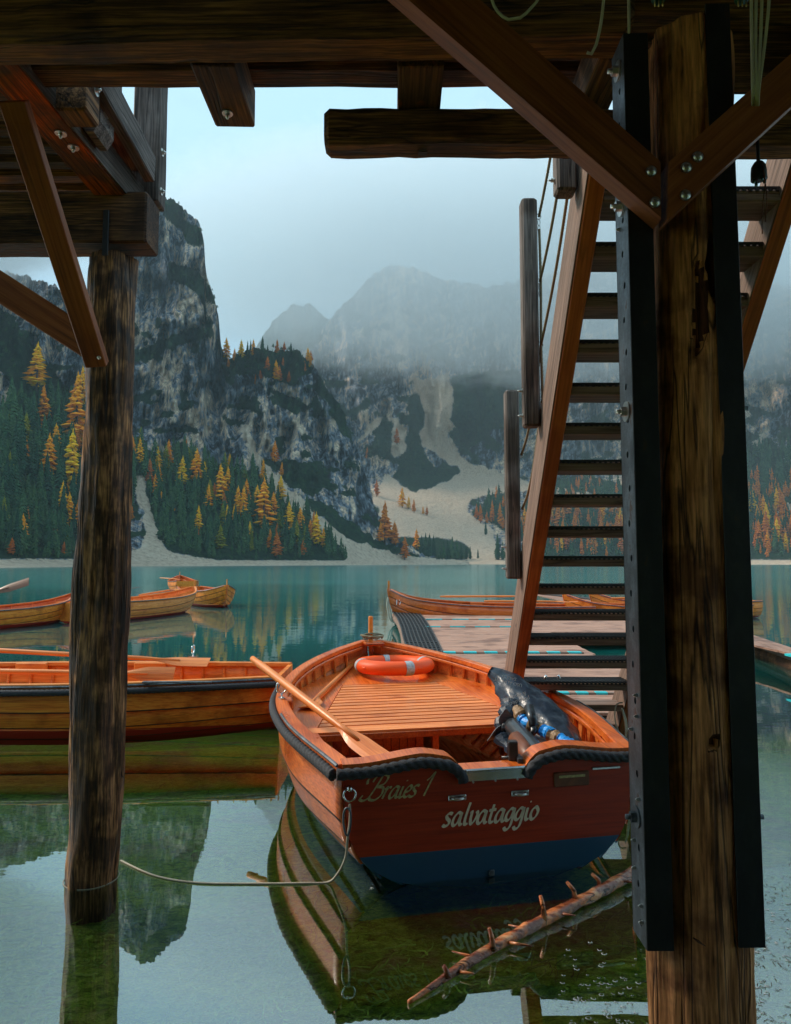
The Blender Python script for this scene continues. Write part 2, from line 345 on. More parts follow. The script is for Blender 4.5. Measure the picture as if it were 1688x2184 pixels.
# ------------------------------------------------------------------ terrain
def pip(px, py, poly):
    ins = np.zeros(px.shape, bool); n = len(poly)
    for i in range(n):
        x0, y0 = poly[i]; x1, y1 = poly[(i + 1) % n]
        if y0 == y1: continue
        c = ((y0 > py) != (y1 > py)) & (px < (x1 - x0) * (py - y0) / (y1 - y0) + x0)
        ins ^= c
    return ins
def Z4(pts): return [(746.7 + .5577 * x, 533 + .5577 * y) for x, y in pts]
VEG_A = [[(-260, 870), (0, 880), (30, 840), (60, 770), (110, 790), (160, 850), (280, 935), (330, 970), (390, 960), (430, 985), (480, 1005), (560, 1000), (620, 1050), (680, 1110), (740, 1160), (800, 1185), (1000, 1190), (1000, 1199), (420, 1199), (330, 1160), (300, 1060), (285, 1040), (270, 1190), (-260, 1194)],
         [(480, 760), (560, 735), (650, 745), (672, 790), (640, 805), (600, 822), (560, 800), (520, 800), (488, 795)],
         [(285, 750), (330, 733), (390, 705), (450, 696), (462, 720), (390, 735), (320, 768), (285, 775)],
         [(570, 825), (645, 855), (635, 885), (580, 862)], [(340, 415), (380, 425), (400, 470), (438, 500), (428, 530), (400, 520), (372, 475), (345, 450)],
         [(362, 555), (420, 575), (455, 620), (470, 660), (430, 640), (400, 612), (360, 590)],
         [(600, 980), (690, 985), (705, 1025), (665, 1062), (610, 1032)], [(-260, 640), (0, 655), (60, 710), (85, 790), (45, 840), (-10, 770), (-260, 760)],
         [(680, 800), (730, 870), (755, 940), (730, 930), (700, 860), (670, 830)], [(700, 1080), (800, 1150), (900, 1185), (760, 1170), (690, 1110)]]
SCREE_A = [[(283, 1018), (303, 1012), (322, 1060), (330, 1100), (336, 1140), (362, 1172), (400, 1185), (470, 1196), (470, 1230), (255, 1230), (262, 1185), (300, 1170), (312, 1130), (297, 1080)],
           [(508, 900), (530, 915), (562, 985), (622, 1050), (682, 1100), (742, 1148), (800, 1168), (860, 1185), (1000, 1196), (1000, 1230), (740, 1230), (738, 1180), (700, 1150), (638, 1100), (588, 1050), (548, 990), (518, 930)],
           [(350, 945), (375, 990), (392, 1012), (378, 1010), (350, 975)], [(-260, 1192), (1000, 1196), (1000, 1240), (-260, 1240)]]
VEG_B = [Z4(p) for p in ([(130, 640), (170, 630), (190, 700), (210, 780), (170, 820), (100, 790), (50, 800)], [(210, 600), (260, 540), (290, 600), (270, 760), (320, 830), (380, 790), (420, 850), (350, 890), (230, 930), (170, 880), (200, 790), (220, 700)],
         [(390, 480), (640, 450), (720, 560), (690, 650), (520, 700), (440, 780), (400, 750), (385, 600)], [(790, 880), (850, 860), (1040, 900), (1560, 900), (1560, 1192), (690, 1192), (760, 960)],
         [(530, 940), (640, 920), (640, 1080), (560, 1060), (470, 1020)], [(90, 1092), (300, 1098), (400, 1108), (460, 1140), (455, 1187), (60, 1190), (60, 1100)], [(1500, 700), (1600, 700), (1688, 780), (2100, 800), (2100, 1192), (1500, 1192)])]
SCREE_B = [Z4(p) for p in ([(60, 680), (110, 620), (120, 650), (60, 730), (20, 760)], [(150, 640), (190, 640), (220, 720), (200, 790), (175, 805), (168, 740)],
           [(240, 480), (300, 500), (380, 480), (392, 600), (390, 720), (430, 800), (520, 830), (700, 890), (870, 920), (1040, 965), (1040, 1000), (800, 945), (640, 925), (470, 950), (450, 1000), (540, 1080), (590, 1185), (610, 1240), (-100, 1240), (0, 1190), (440, 1192), (458, 1140), (400, 1104), (120, 1090), (90, 950), (90, 905), (140, 845), (190, 900), (230, 930), (340, 890), (420, 850), (340, 790), (255, 750), (285, 640)],
           [(-200, 1186), (2100, 1186), (2100, 1280), (-200, 1280)], [(1590, 1010), (1688, 960), (1750, 960), (1688, 1000), (1600, 1030)], [(1530, 740), (1590, 705), (1640, 740), (1688, 800), (1680, 820), (1620, 740), (1590, 725), (1540, 755)])]
SIL_A = np.array([(-260, 540), (-60, 560), (0, 575), (60, 590), (120, 610), (200, 640), (262, 560), (290, 470), (318, 435), (345, 421), (365, 420), (385, 438), (408, 458), (425, 476), (433, 498), (436, 520), (438, 560), (442, 592), (450, 612), (458, 640), (466, 668), (469, 700), (471, 735), (476, 752), (490, 765), (505, 757), (530, 748), (560, 742), (600, 745), (640, 750), (665, 776), (680, 795), (700, 830), (722, 858), (745, 892), (756, 930), (763, 965), (778, 1003), (790, 1040), (798, 1085), (825, 1122), (865, 1160), (910, 1186), (1000, 1199)], float)
SIL_B = np.array([(400, 800), (520, 790), (600, 760), (668, 740), (690, 700), (730, 652), (760, 622), (790, 590), (820, 572), (860, 566), (900, 575), (960, 600), (1040, 610), (1140, 590), (1250, 570), (1400, 560), (1550, 590), (1688, 610), (1800, 600), (2100, 600)], float)
SIL_C = np.array([(500, 800), (545, 745), (575, 695), (600, 668), (625, 652), (650, 648), (672, 655), (700, 680), (760, 740), (800, 790)], float)
def sstep(a, b, x):
    t = np.clip((x - a) / (b - a), 0, 1); return t * t * (3 - 2 * t)
def rA(u, v):
    r0 = np.interp(u, [-260, 0, 270, 450, 700, 900, 1000], [185, 235, 300, 330, 400, 480, 520])
    vb = 1200 + 1456 * 2.4 / r0; h = np.clip(vb - v, 0, None)
    far = np.interp(u, [-260, 60, 200, 280, 430, 480, 560, 700, 1000], [190, 190, 170, 120, 95, 60, 40, 40, 30])
    r = r0 + 14 * sstep(2, 18, h) + .42 * np.minimum(h, 300) + far * np.clip((h - 260) / 480, 0, 2) + .1 * h
    cl = sstep(60, 330, h)
    rid = 1 - np.abs(fbm(u / 46 + v / 300, v / 210, 3.1, 4)) * 1.6
    r = r - rid * 30 * cl + fbm(u / 22, v / 36, 9.2, 4) * (1.5 + 10 * cl) * sstep(8, 60, h)
    r = r - sstep(470, 540, u) * sstep(330, 250, np.abs(v - 880) * 1.2) * 8
    return r
def rB(u, v):
    r0 = np.interp(u, [400, 800, 1000, 1300, 1688, 2100], [520, 540, 600, 640, 600, 560])
    vb = 1200 + 1456 * 2.4 / r0; h = np.clip(vb - v, 0, None)
    r = r0 + 20 * sstep(2, 12, h) + 2.2 * np.minimum(h, 190) + .55 * np.clip(h - 190, 0, 700)
    cl = sstep(170, 330, h)
    rid = 1 - np.abs(fbm(u / 60 - v / 420, v / 260, 5.1, 4)) * 1.6
    return r - rid * 45 * cl + fbm(u / 24, v / 40, 1.2, 4) * (3 + 16 * cl) * sstep(8, 60, h)
def rC(u, v):
    return 1450 + .6 * np.clip(900 - v, 0, 400) + fbm(u / 30, v / 60, 2.2, 4) * 30
def pt(u, v, rf):
    r = rf(u, v); a, c, d = (u - 844) / FPX, CP - (1092 - v) / FPX * SP, SP + (1092 - v) / FPX * CP
    k = r / np.hypot(a, c); return a * k, c * k, CAM_H + d * k
def ground_point(u, v, rf):
    x, y, z = pt(np.array([float(u)]), np.array([float(v)]), rf); return Vector((x[0], y[0], z[0]))
def masks(u, v, veg, scree, seed, floor):
    ju = u + fbm(u / 14, v / 14, seed, 4) * 9; jv = v + fbm(u / 12, v / 12, seed + 7, 4) * 7 * sstep(1203, 1150, v)
    g = np.zeros(u.shape); s = np.zeros(u.shape)
    for p in veg: g[pip(ju, jv, p)] = 1
    for p in scree: s[pip(ju, jv, p)] = 1
    g = g * (1 - s)
    ext = sstep(.25, .5, fbm(u / 26 + 3, v / 17, seed + 2, 5)) * (s < .5) * sstep(560, 700, v)
    g = np.maximum(g, ext * .9)
    def blur(a, k):
        for ax in (0, 1):
            c = np.cumsum(np.concatenate([np.repeat(np.take(a, [0], ax), k + 1, ax), a, np.repeat(np.take(a, [-1], ax), k, ax)], ax), ax); n_ = a.shape[ax]
            a = (np.take(c, np.arange(2 * k + 1, 2 * k + 1 + n_), ax) - np.take(c, np.arange(0, n_), ax)) / (2 * k + 1)
        return a
    g, s = blur(g, 2), blur(s, 2)
    t = fbm(u / 6 + fbm(u / 40, v / 60, 4) * 1.2, v / 34, seed + 4, 6, .7) * .8 + fbm((v + .45 * u) / 9, (u - .3 * v) / 70, seed + 1, 4, .6) * .45
    t2 = fbm(u / 60, v / 90, seed + 9, 3)
    tone = .42 + t * .46 + t2 * .26
    for poly, dv in (([(285, 440), (330, 440), (400, 480), (430, 560), (420, 640), (400, 690), (285, 740)], .16), ([(300, 770), (360, 750), (440, 760), (470, 860), (450, 930), (400, 930), (340, 850)], .14), ([(600, 850), (700, 850), (740, 930), (720, 1000), (640, 1000)], .10), ([(-60, 700), (60, 820), (60, 900), (-60, 900)], .12), ([(680, 660), (900, 560), (900, 800), (700, 850)], .06)):
        tone = tone + blur(pip(u + fbm(u / 20, v / 20, 8, 3) * 14, v, poly).astype(float), 6) * dv
    tone = np.clip(tone, 0, 1)
    return g, s, tone
def terrain(name, sil, rf, u0, u1, du, nv, veg, scree, seed, vfloor=None):
    us = np.arange(u0, u1 + .1, du); top = np.interp(us, sil[:, 0], sil[:, 1]) + fbm(us / 9, seed, 0, 5, .7) * 4.2
    r0 = rf(us, np.full(us.shape, 1260.0)); vb = 1200 + 1456 * 2.6 / r0
    if vfloor: vb = np.full(us.shape, float(vfloor))
    top = np.minimum(top, vb - 1.5)
    t = np.linspace(0, 1, nv); U = np.repeat(us[:, None], nv, 1); V = vb[:, None] + (top - vb)[:, None] * t[None, :]
    X, Y, Z = pt(U, V, rf)
    g, s, tone = masks(U, V, veg, scree, seed, 0)
    ex = []
    for k, (dr, dz) in enumerate(((12, -2), (45, -25), (120, -110))):
        rr = np.hypot(X[:, -1], Y[:, -1]); f = (rr + dr) / rr; ex.append((X[:, -1] * f, Y[:, -1] * f, np.maximum(Z[:, -1] + dz, -3)))
    X = np.concatenate([X] + [e[0][:, None] for e in ex], 1); Y = np.concatenate([Y] + [e[1][:, None] for e in ex], 1); Z = np.concatenate([Z] + [e[2][:, None] for e in ex], 1)
    pad = lambda a: np.concatenate([a] + [a[:, -1:]] * 3, 1)
    g, s, tone = pad(g), pad(s), pad(tone)
    n, m = X.shape; co = np.stack([X, Y, Z], -1).reshape(-1, 3)
    i = np.arange(n - 1)[:, None] * m + np.arange(m - 1)[None, :]
    fs = np.stack([i, i + m, i + m + 1, i + 1], -1).reshape(-1, 4)
    me = bpy.data.meshes.new(name); me.vertices.add(len(co)); me.vertices.foreach_set('co', co.astype(np.float32).ravel())
    me.loops.add(fs.size); me.loops.foreach_set('vertex_index', fs.astype(np.int32).ravel())
    me.polygons.add(len(fs)); me.polygons.foreach_set('loop_start', np.arange(0, fs.size, 4, dtype=np.int32)); me.polygons.foreach_set('loop_total', np.full(len(fs), 4, np.int32))
    me.polygons.foreach_set('use_smooth', np.ones(len(fs), bool)); me.update(calc_edges=True)
    ca = me.color_attributes.new('cover', 'FLOAT_COLOR', 'POINT')
    c4 = np.stack([g, s, tone, np.ones_like(g)], -1).reshape(-1, 4).astype(np.float32); ca.data.foreach_set('color', c4.ravel())
    me.materials.append(M['mountain']); o = bpy.data.objects.new(name, me); col.objects.link(o); tag(o, kind='structure'); return o
def mountain_mat():
    m, nt, b, o = newmat('limestone_mountain')
    at = N(nt, 'ShaderNodeAttribute', attribute_name='cover'); sp = N(nt, 'ShaderNodeSeparateColor'); L(nt, at.outputs['Color'], sp.inputs[0])
    tc = N(nt, 'ShaderNodeTexCoord')
    def noise(sc, stretch=1.0, det=8, ro=.65):
        mp = N(nt, 'ShaderNodeMapping'); mp.inputs['Scale'].default_value = (sc, sc, sc * stretch); L(nt, tc.outputs['Object'], mp.inputs[0])
        n = N(nt, 'ShaderNodeTexNoise'); n.inputs['Scale'].default_value = 1; n.inputs['Detail'].default_value = det; n.inputs['Roughness'].default_value = ro; L(nt, mp.outputs[0], n.inputs['Vector']); return n
    n1 = noise(.13, .22); n2 = noise(.5, .5, 6); n3 = noise(.28, 1, 8, .75); n4 = noise(.03, 2.2, 8, .7)
    # rock tone: baked large patches plus fine streaks
    a1 = N(nt, 'ShaderNodeMath', operation='MULTIPLY_ADD'); L(nt, n1.outputs[0], a1.inputs[0]); a1.inputs[1].default_value = 2.0; a1.inputs[2].default_value = -1.0
    a2 = N(nt, 'ShaderNodeMath', operation='ADD'); L(nt, sp.outputs[2], a2.inputs[0]); L(nt, a1.outputs[0], a2.inputs[1])
    rock = ramp(nt, [(.08, (.03, .034, .04)), (.26, (.12, .15, .19)), (.47, (.27, .30, .34)), (.66, (.70, .50, .36)), (.95, (.92, .72, .52))]); L(nt, a2.outputs[0], rock.inputs[0])
    n5 = noise(.045, .35, 6, .6); s5 = N(nt, 'ShaderNodeMath', operation='SUBTRACT'); L(nt, n5.outputs[0], s5.inputs[0]); s5.inputs[1].default_value = .5
    b5 = N(nt, 'ShaderNodeMath', operation='ABSOLUTE'); L(nt, s5.outputs[0], b5.inputs[0]); g5 = N(nt, 'ShaderNodeMapRange'); L(nt, b5.outputs[0], g5.inputs[0]); g5.inputs[2].default_value = .022; g5.inputs[3].default_value = .30
    f2 = N(nt, 'ShaderNodeMapRange'); L(nt, n2.outputs[0], f2.inputs[0]); f2.inputs[1].default_value = .35; f2.inputs[2].default_value = .65; f2.inputs[3].default_value = .55; f2.inputs[4].default_value = 1.5
    q5 = N(nt, 'ShaderNodeMath', operation='MULTIPLY'); L(nt, g5.outputs[0], q5.inputs[0]); L(nt, f2.outputs[0], q5.inputs[1])
    rk = N(nt, 'ShaderNodeMix', data_type='RGBA', blend_type='MULTIPLY'); rk.inputs[0].default_value = 1; L(nt, rock.outputs[0], rk.inputs[6]); L(nt, q5.outputs[0], rk.inputs[7])
    veg = ramp(nt, [(.3, (.006, .018, .012)), (.5, (.016, .045, .026)), (.62, (.035, .075, .030)), (.74, (.12, .07, .015))]); L(nt, n3.outputs[0], veg.inputs[0])
    scr = ramp(nt, [(.3, (.52, .36, .25)), (.5, (.82, .62, .45)), (.7, (.92, .75, .58))]); L(nt, n2.outputs[0], scr.inputs[0])
    # ragged borders of the plant cover
    e = N(nt, 'ShaderNodeMath', operation='MULTIPLY_ADD'); L(nt, n3.outputs[0], e.inputs[0]); e.inputs[1].default_value = 1.6; e.inputs[2].default_value = -.8
    e2 = N(nt, 'ShaderNodeMath', operation='ADD'); L(nt, sp.outputs[0], e2.inputs[0]); L(nt, e.outputs[0], e2.inputs[1])
    mr = N(nt, 'ShaderNodeMapRange'); L(nt, e2.outputs[0], mr.inputs[0]); mr.inputs[1].default_value = .42; mr.inputs[2].default_value = .58
    es = N(nt, 'ShaderNodeMath', operation='ADD'); L(nt, sp.outputs[1], es.inputs[0]); L(nt, e.outputs[0], es.inputs[1])
    ms = N(nt, 'ShaderNodeMapRange'); L(nt, es.outputs[0], ms.inputs[0]); ms.inputs[1].default_value = .4; ms.inputs[2].default_value = .6
    m1 = N(nt, 'ShaderNodeMix', data_type='RGBA'); L(nt, ms.outputs[0], m1.inputs[0]); L(nt, rk.outputs[2], m1.inputs[6]); L(nt, scr.outputs[0], m1.inputs[7])
    m2 = N(nt, 'ShaderNodeMix', data_type='RGBA'); L(nt, mr.outputs[0], m2.inputs[0]); L(nt, m1.outputs[2], m2.inputs[6]); L(nt, veg.outputs[0], m2.inputs[7])
    L(nt, m2.outputs[2], b.inputs['Base Color']); b.inputs['Roughness'].default_value = .95; b.inputs['Specular IOR Level'].default_value = .1
    ad = N(nt, 'ShaderNodeMath', operation='MULTIPLY_ADD'); L(nt, n4.outputs[0], ad.inputs[0]); ad.inputs[1].default_value = 3.0; L(nt, n1.outputs[0], ad.inputs[2])
    bp = N(nt, 'ShaderNodeBump'); bp.inputs['Strength'].default_value = 1.0; bp.inputs['Distance'].default_value = 7; L(nt, ad.outputs[0], bp.inputs['Height'])
    bp2 = N(nt, 'ShaderNodeBump'); bp2.inputs['Strength'].default_value = .8; bp2.inputs['Distance'].default_value = 1.6; L(nt, n3.outputs[0], bp2.inputs['Height']); L(nt, bp.outputs[0], bp2.inputs['Normal'])
    L(nt, bp2.outputs[0], b.inputs['Normal']); return m
M['mountain'] = mountain_mat()
terrain('mountain', SIL_A, rA, -260, 1000, 2, 380, VEG_A, SCREE_A, 2.3)
terrain('mountain', SIL_B, rB, 400, 2100, 3, 260, VEG_B, SCREE_B, 6.1)
terrain('mountain', SIL_C, rC, 500, 800, 4, 60, [[(400, 500), (900, 500), (900, 1000), (400, 1000)]], [], 8.7, 900)

# ------------------------------------------------------------------ lake
def water_mat():
    m, nt, b, o = newmat('lake_water'); nt.nodes.remove(b)
    tc = N(nt, 'ShaderNodeTexCoord'); sx = N(nt, 'ShaderNodeSeparateXYZ'); L(nt, tc.outputs['Object'], sx.inputs[0])
    far = N(nt, 'ShaderNodeMapRange', interpolation_type='SMOOTHSTEP'); L(nt, sx.outputs[1], far.inputs[0]); far.inputs[1].default_value = 5; far.inputs[2].default_value = 60
    def nz(sx_, sy_, det=3):
        mp = N(nt, 'ShaderNodeMapping'); mp.inputs['Scale'].default_value = (sx_, sy_, 1); L(nt, tc.outputs['Object'], mp.inputs[0])
        n = N(nt, 'ShaderNodeTexNoise'); n.inputs['Scale'].default_value = 1; n.inputs['Detail'].default_value = det; L(nt, mp.outputs[0], n.inputs['Vector']); return n
    n1 = nz(1.3, 4.0); n2 = nz(.25, .9, 4)
    ad = N(nt, 'ShaderNodeMath', operation='MULTIPLY_ADD'); L(nt, n2.outputs[0], ad.inputs[0]); ad.inputs[1].default_value = 2.2; L(nt, n1.outputs[0], ad.inputs[2])
    st = N(nt, 'ShaderNodeMapRange'); L(nt, far.outputs[0], st.inputs[0]); st.inputs[3].default_value = .03; st.inputs[4].default_value = .55
    bp = N(nt, 'ShaderNodeBump'); bp.inputs['Distance'].default_value = .02; L(nt, st.outputs[0], bp.inputs['Strength']); L(nt, ad.outputs[0], bp.inputs['Height'])
    fr = N(nt, 'ShaderNodeFresnel'); fr.inputs['IOR'].default_value = 1.33
    pw = N(nt, 'ShaderNodeMath', operation='POWER'); L(nt, fr.outputs[0], pw.inputs[0]); pw.inputs[1].default_value = .37
    gl = N(nt, 'ShaderNodeBsdfGlossy'); gl.inputs['Color'].default_value = (.90, .98, 1, 1)
    gr = N(nt, 'ShaderNodeMapRange'); L(nt, far.outputs[0], gr.inputs[0]); gr.inputs[3].default_value = .005; gr.inputs[4].default_value = .13
    L(nt, gr.outputs[0], gl.inputs['Roughness']); L(nt, bp.outputs[0], gl.inputs['Normal'])
    tr = N(nt, 'ShaderNodeBsdfTransparent'); tr.inputs['Color'].default_value = (.82, .97, .93, 1)
    df = N(nt, 'ShaderNodeBsdfDiffuse')
    tn = nz(.05, .12, 3); rp = ramp(nt, [(.3, (.003, .115, .105)), (.7, (.008, .20, .175))]); L(nt, tn.outputs[0], rp.inputs[0]); L(nt, rp.outputs[0], df.inputs[0])
    dk = N(nt, 'ShaderNodeMapRange', interpolation_type='SMOOTHSTEP'); L(nt, sx.outputs[1], dk.inputs[0]); dk.inputs[1].default_value = 6.2; dk.inputs[2].default_value = 15; dk.inputs[4].default_value = .96
    m1 = N(nt, 'ShaderNodeMixShader'); L(nt, dk.outputs[0], m1.inputs[0]); L(nt, tr.outputs[0], m1.inputs[1]); L(nt, df.outputs[0], m1.inputs[2])
    cap = N(nt, 'ShaderNodeMath', operation='MULTIPLY'); L(nt, pw.outputs[0], cap.inputs[0])
    cp = N(nt, 'ShaderNodeMapRange'); L(nt, far.outputs[0], cp.inputs[0]); cp.inputs[3].default_value = 1.0; cp.inputs[4].default_value = .72; L(nt, cp.outputs[0], cap.inputs[1])
    m2 = N(nt, 'ShaderNodeMixShader'); L(nt, cap.outputs[0], m2.inputs[0]); L(nt, m1.outputs[0], m2.inputs[1]); L(nt, gl.outputs[0], m2.inputs[2])
    L(nt, m2.outputs[0], o.inputs[0]); return m
mb = MB(); mb.add([(-1500, -1.3, 0), (1500, -1.3, 0), (1500, 1400, 0), (-1500, 1400, 0)], [(0, 1, 2, 3)])
tag(put('water', mb.mesh('water', water_mat())), kind='structure')
def bed_mat():
    m, nt, b, o = newmat('mossy_lake_bed'); tc = N(nt, 'ShaderNodeTexCoord')
    def nz(s, d=8, r=.7, st=(1, 1, 1), dist=0):
        mp = N(nt, 'ShaderNodeMapping'); mp.inputs['Scale'].default_value = tuple(s * k for k in st); L(nt, tc.outputs['Object'], mp.inputs[0])
        n = N(nt, 'ShaderNodeTexNoise'); n.inputs['Scale'].default_value = 1; n.inputs['Detail'].default_value = d; n.inputs['Roughness'].default_value = r; n.inputs['Distortion'].default_value = dist; L(nt, mp.outputs[0], n.inputs['Vector']); return n
    a = nz(1.5, 6); c = nz(14, 8, .75, (1, 1.6, 1), 1.2); d = nz(60, 5, .7, (1, 2, 1), 2)
    r1 = ramp(nt, [(.32, (.08, .12, .012)), (.46, (.34, .50, .04)), (.56, (.62, .74, .08)), (.7, (.75, .70, .22))]); L(nt, c.outputs[0], r1.inputs[0])
    r2 = ramp(nt, [(.35, (.18, .12, .03)), (.52, (.52, .38, .13)), (.7, (.78, .64, .34))]); L(nt, c.outputs[0], r2.inputs[0])
    mr = N(nt, 'ShaderNodeMapRange'); L(nt, a.outputs[0], mr.inputs[0]); mr.inputs[1].default_value = .50; mr.inputs[2].default_value = .62
    mx = N(nt, 'ShaderNodeMix', data_type='RGBA'); L(nt, mr.outputs[0], mx.inputs[0]); L(nt, r1.outputs[0], mx.inputs[6]); L(nt, r2.outputs[0], mx.inputs[7])
    hs = N(nt, 'ShaderNodeMix', data_type='RGBA', blend_type='MULTIPLY'); hs.inputs[0].default_value = .8; L(nt, mx.outputs[2], hs.inputs[6])
    r3 = ramp(nt, [(.35, (.35, .35, .35)), (.65, (1.5, 1.5, 1.5))]); L(nt, d.outputs[0], r3.inputs[0]); L(nt, r3.outputs[0], hs.inputs[7])
    L(nt, hs.outputs[2], b.inputs['Base Color']); b.inputs['Roughness'].default_value = .9; b.inputs['Specular IOR Level'].default_value = .1
    bp = N(nt, 'ShaderNodeBump'); bp.inputs['Distance'].default_value = .06; bp.inputs['Strength'].default_value = 1; L(nt, c.outputs[0], bp.inputs['Height'])
    L(nt, bp.outputs[0], b.inputs['Normal']); return m
def bed_z(x, y):
    base = np.interp(y, [-14, -4, -1.4, .5, 3.4, 5, 8, 12, 20, 60], [1.4, .9, .1, -.13, -.15, -.28, -.55, -1.3, -3.2, -5])
    return base + fbm(x * 1.1, y * 1.3, 4.4, 5) * .03 + np.maximum(0, fbm(x * 4, y * 5, 1.4, 3)) * .025
xs = np.concatenate([np.linspace(-60, -6, 14), np.arange(-5.8, 6.6, .07), np.linspace(7, 60, 14)]); ys = np.concatenate([np.linspace(-14, 1, 16), np.arange(1.1, 9.5, .07), np.linspace(9.7, 60, 40)])
XX, YY = np.meshgrid(xs, ys, indexing='ij'); ZZ = bed_z(XX, YY); co = np.stack([XX, YY, ZZ], -1).reshape(-1, 3); n, m_ = XX.shape
ii = np.arange(n - 1)[:, None] * m_ + np.arange(m_ - 1)[None, :]
mb = MB(); mb.add(co.tolist(), np.stack([ii, ii + m_, ii + m_ + 1, ii + 1], -1).reshape(-1, 4).tolist(), 0, True)
tag(put('lake_bed', mb.mesh('lake_bed', bed_mat())), kind='structure')
# tangled water weed on the bed
mb = MB(); rs = random.Random(5)
wm = plain('water_weed_green', (.30, .42, .04), rough=.8, noise=.8, scale=3)
for i in range(9000):
    d = 1.9 + 6.2 * rs.random() ** 1.3; x = rs.uniform(-.62, .62) * d * 1.15; y = d
    if float(fbm(x * .9, y * .9, 3, 2)) < -.15: continue
    z = float(bed_z(x, y))
    a = rs.uniform(0, 6.3); ln = rs.uniform(.05, .16); p = Vector((x, y, z + .0)); pts = [p]
    for k in range(4):
        a += rs.uniform(-.9, .9); p = p + Vector((math.cos(a) * ln / 4, math.sin(a) * ln / 4, rs.uniform(-.004, .014))); pts.append(p)
    wd = rs.uniform(.0012, .0032); vs = []
    for k, q in enumerate(pts):
        nn = Vector((-math.sin(a), math.cos(a), .5)) * wd; vs += [q - nn, q + nn]
    mb.add(vs, [(2 * k, 2 * k + 1, 2 * k + 3, 2 * k + 2) for k in range(4)])
tag(put('water_weed', mb.mesh('water_weed', wm)), label='tangled green water weed covering the shallow lake bed', cat='water weed', kind='stuff')

# ------------------------------------------------------------------ trees
def leafmat(name, stops, tr=0.0):
    m, nt, b, o = newmat(name); oi = N(nt, 'ShaderNodeObjectInfo'); ge = N(nt, 'ShaderNodeNewGeometry')
    a = N(nt, 'ShaderNodeMath', operation='MULTIPLY_ADD'); L(nt, ge.outputs['Random Per Island'], a.inputs[0]); a.inputs[1].default_value = .45
    b0 = N(nt, 'ShaderNodeMath', operation='MULTIPLY'); L(nt, oi.outputs['Random'], b0.inputs[0]); b0.inputs[1].default_value = .55; L(nt, b0.outputs[0], a.inputs[2])
    rp = ramp(nt, stops); L(nt, a.outputs[0], rp.inputs[0]); L(nt, rp.outputs[0], b.inputs['Base Color']); b.inputs['Roughness'].default_value = .9; b.inputs['Specular IOR Level'].default_value = .1; return m
M['larch_leaf'] = leafmat('golden_larch_needles', [(0, (.70, .17, .008)), (.35, (.88, .32, .010)), (.65, (.90, .45, .012)), (1, (.65, .48, .02))])
M['rust_leaf'] = leafmat('rusty_larch_needles', [(0, (.42, .08, .012)), (.5, (.60, .16, .018)), (1, (.70, .25, .02))])
M['spruce_leaf'] = leafmat('dark_spruce_needles', [(0, (.010, .032, .022)), (.5, (.026, .072, .038)), (1, (.075, .14, .05))])
M['green_leaf'] = leafmat('fading_larch_needles', [(0, (.06, .09, .01)), (.6, (.20, .20, .02)), (1, (.35, .26, .02))])
M['bark'] = plain('conifer_bark', (.09, .06, .045), rough=.9)
def crown(seed, levels, arms, rad, droop, gap, jag, base=.12):
    rs = random.Random(seed); mb = MB()
    for i in range(levels):
        t = i / (levels - 1); z = base + (1 - base) * t
        rr = rad * (1 - t) ** .8 * (1 - .5 * max(0, .15 - t) / .15) + .006
        for k in range(arms):
            if rs.random() < gap * (1 - t): continue
            a = 6.283 * (k + .5 * (i % 2)) / arms + rs.uniform(-.35, .35); q = rr * rs.uniform(1 - jag, 1 + jag * .5)
            zz = z + rs.uniform(-.5, .5) / levels; d = Vector((math.cos(a), math.sin(a), 0)); s = Vector((-math.sin(a), math.cos(a), 0))
            wd = q * rs.uniform(.26, .42) + .006; th = .6 / levels
            c = Vector((0, 0, zz)); tip = c + d * q + Vector((0, 0, -droop * q)); mid = c + d * q * .55 + Vector((0, 0, -droop * q * .3))
            mb.add([c + Vector((0, 0, th)), mid + s * wd, tip, mid - s * wd, mid + Vector((0, 0, th * .8)), mid - Vector((0, 0, th * 1.0))], [(0, 1, 4), (0, 4, 3), (1, 2, 4), (4, 2, 3), (0, 5, 1), (0, 3, 5), (1, 5, 2), (5, 3, 2)])
    mb.tube([(0, 0, .9), (0, 0, 1.05)], [.012, .002], 4); return mb
def trunkmesh(nm):
    mb = MB(); mb.tube([(0, 0, -.05), (0, 0, .5), (0, 0, .97)], [.018, .012, .003], 6); return mb.mesh(nm, M['bark'])
TR = trunkmesh('trunk')
CR = {'larch': [crown(s, 17, 7, .20, .15, .32, .4).mesh('larch_crown', M['larch_leaf']) for s in (1, 2, 3)],
      'rust': [crown(s, 15, 7, .19, .15, .35, .4).mesh('larch_crown', M['rust_leaf']) for s in (4, 5)],
      'fade': [crown(s, 16, 7, .21, .15, .3, .4).mesh('larch_crown', M['green_leaf']) for s in (6, 7)],
      'spruce': [crown(s, 18, 9, .17, .45, .08, .3, .06).mesh('spruce_crown', M['spruce_leaf']) for s in (8, 9, 10)]}
tree_n = 0
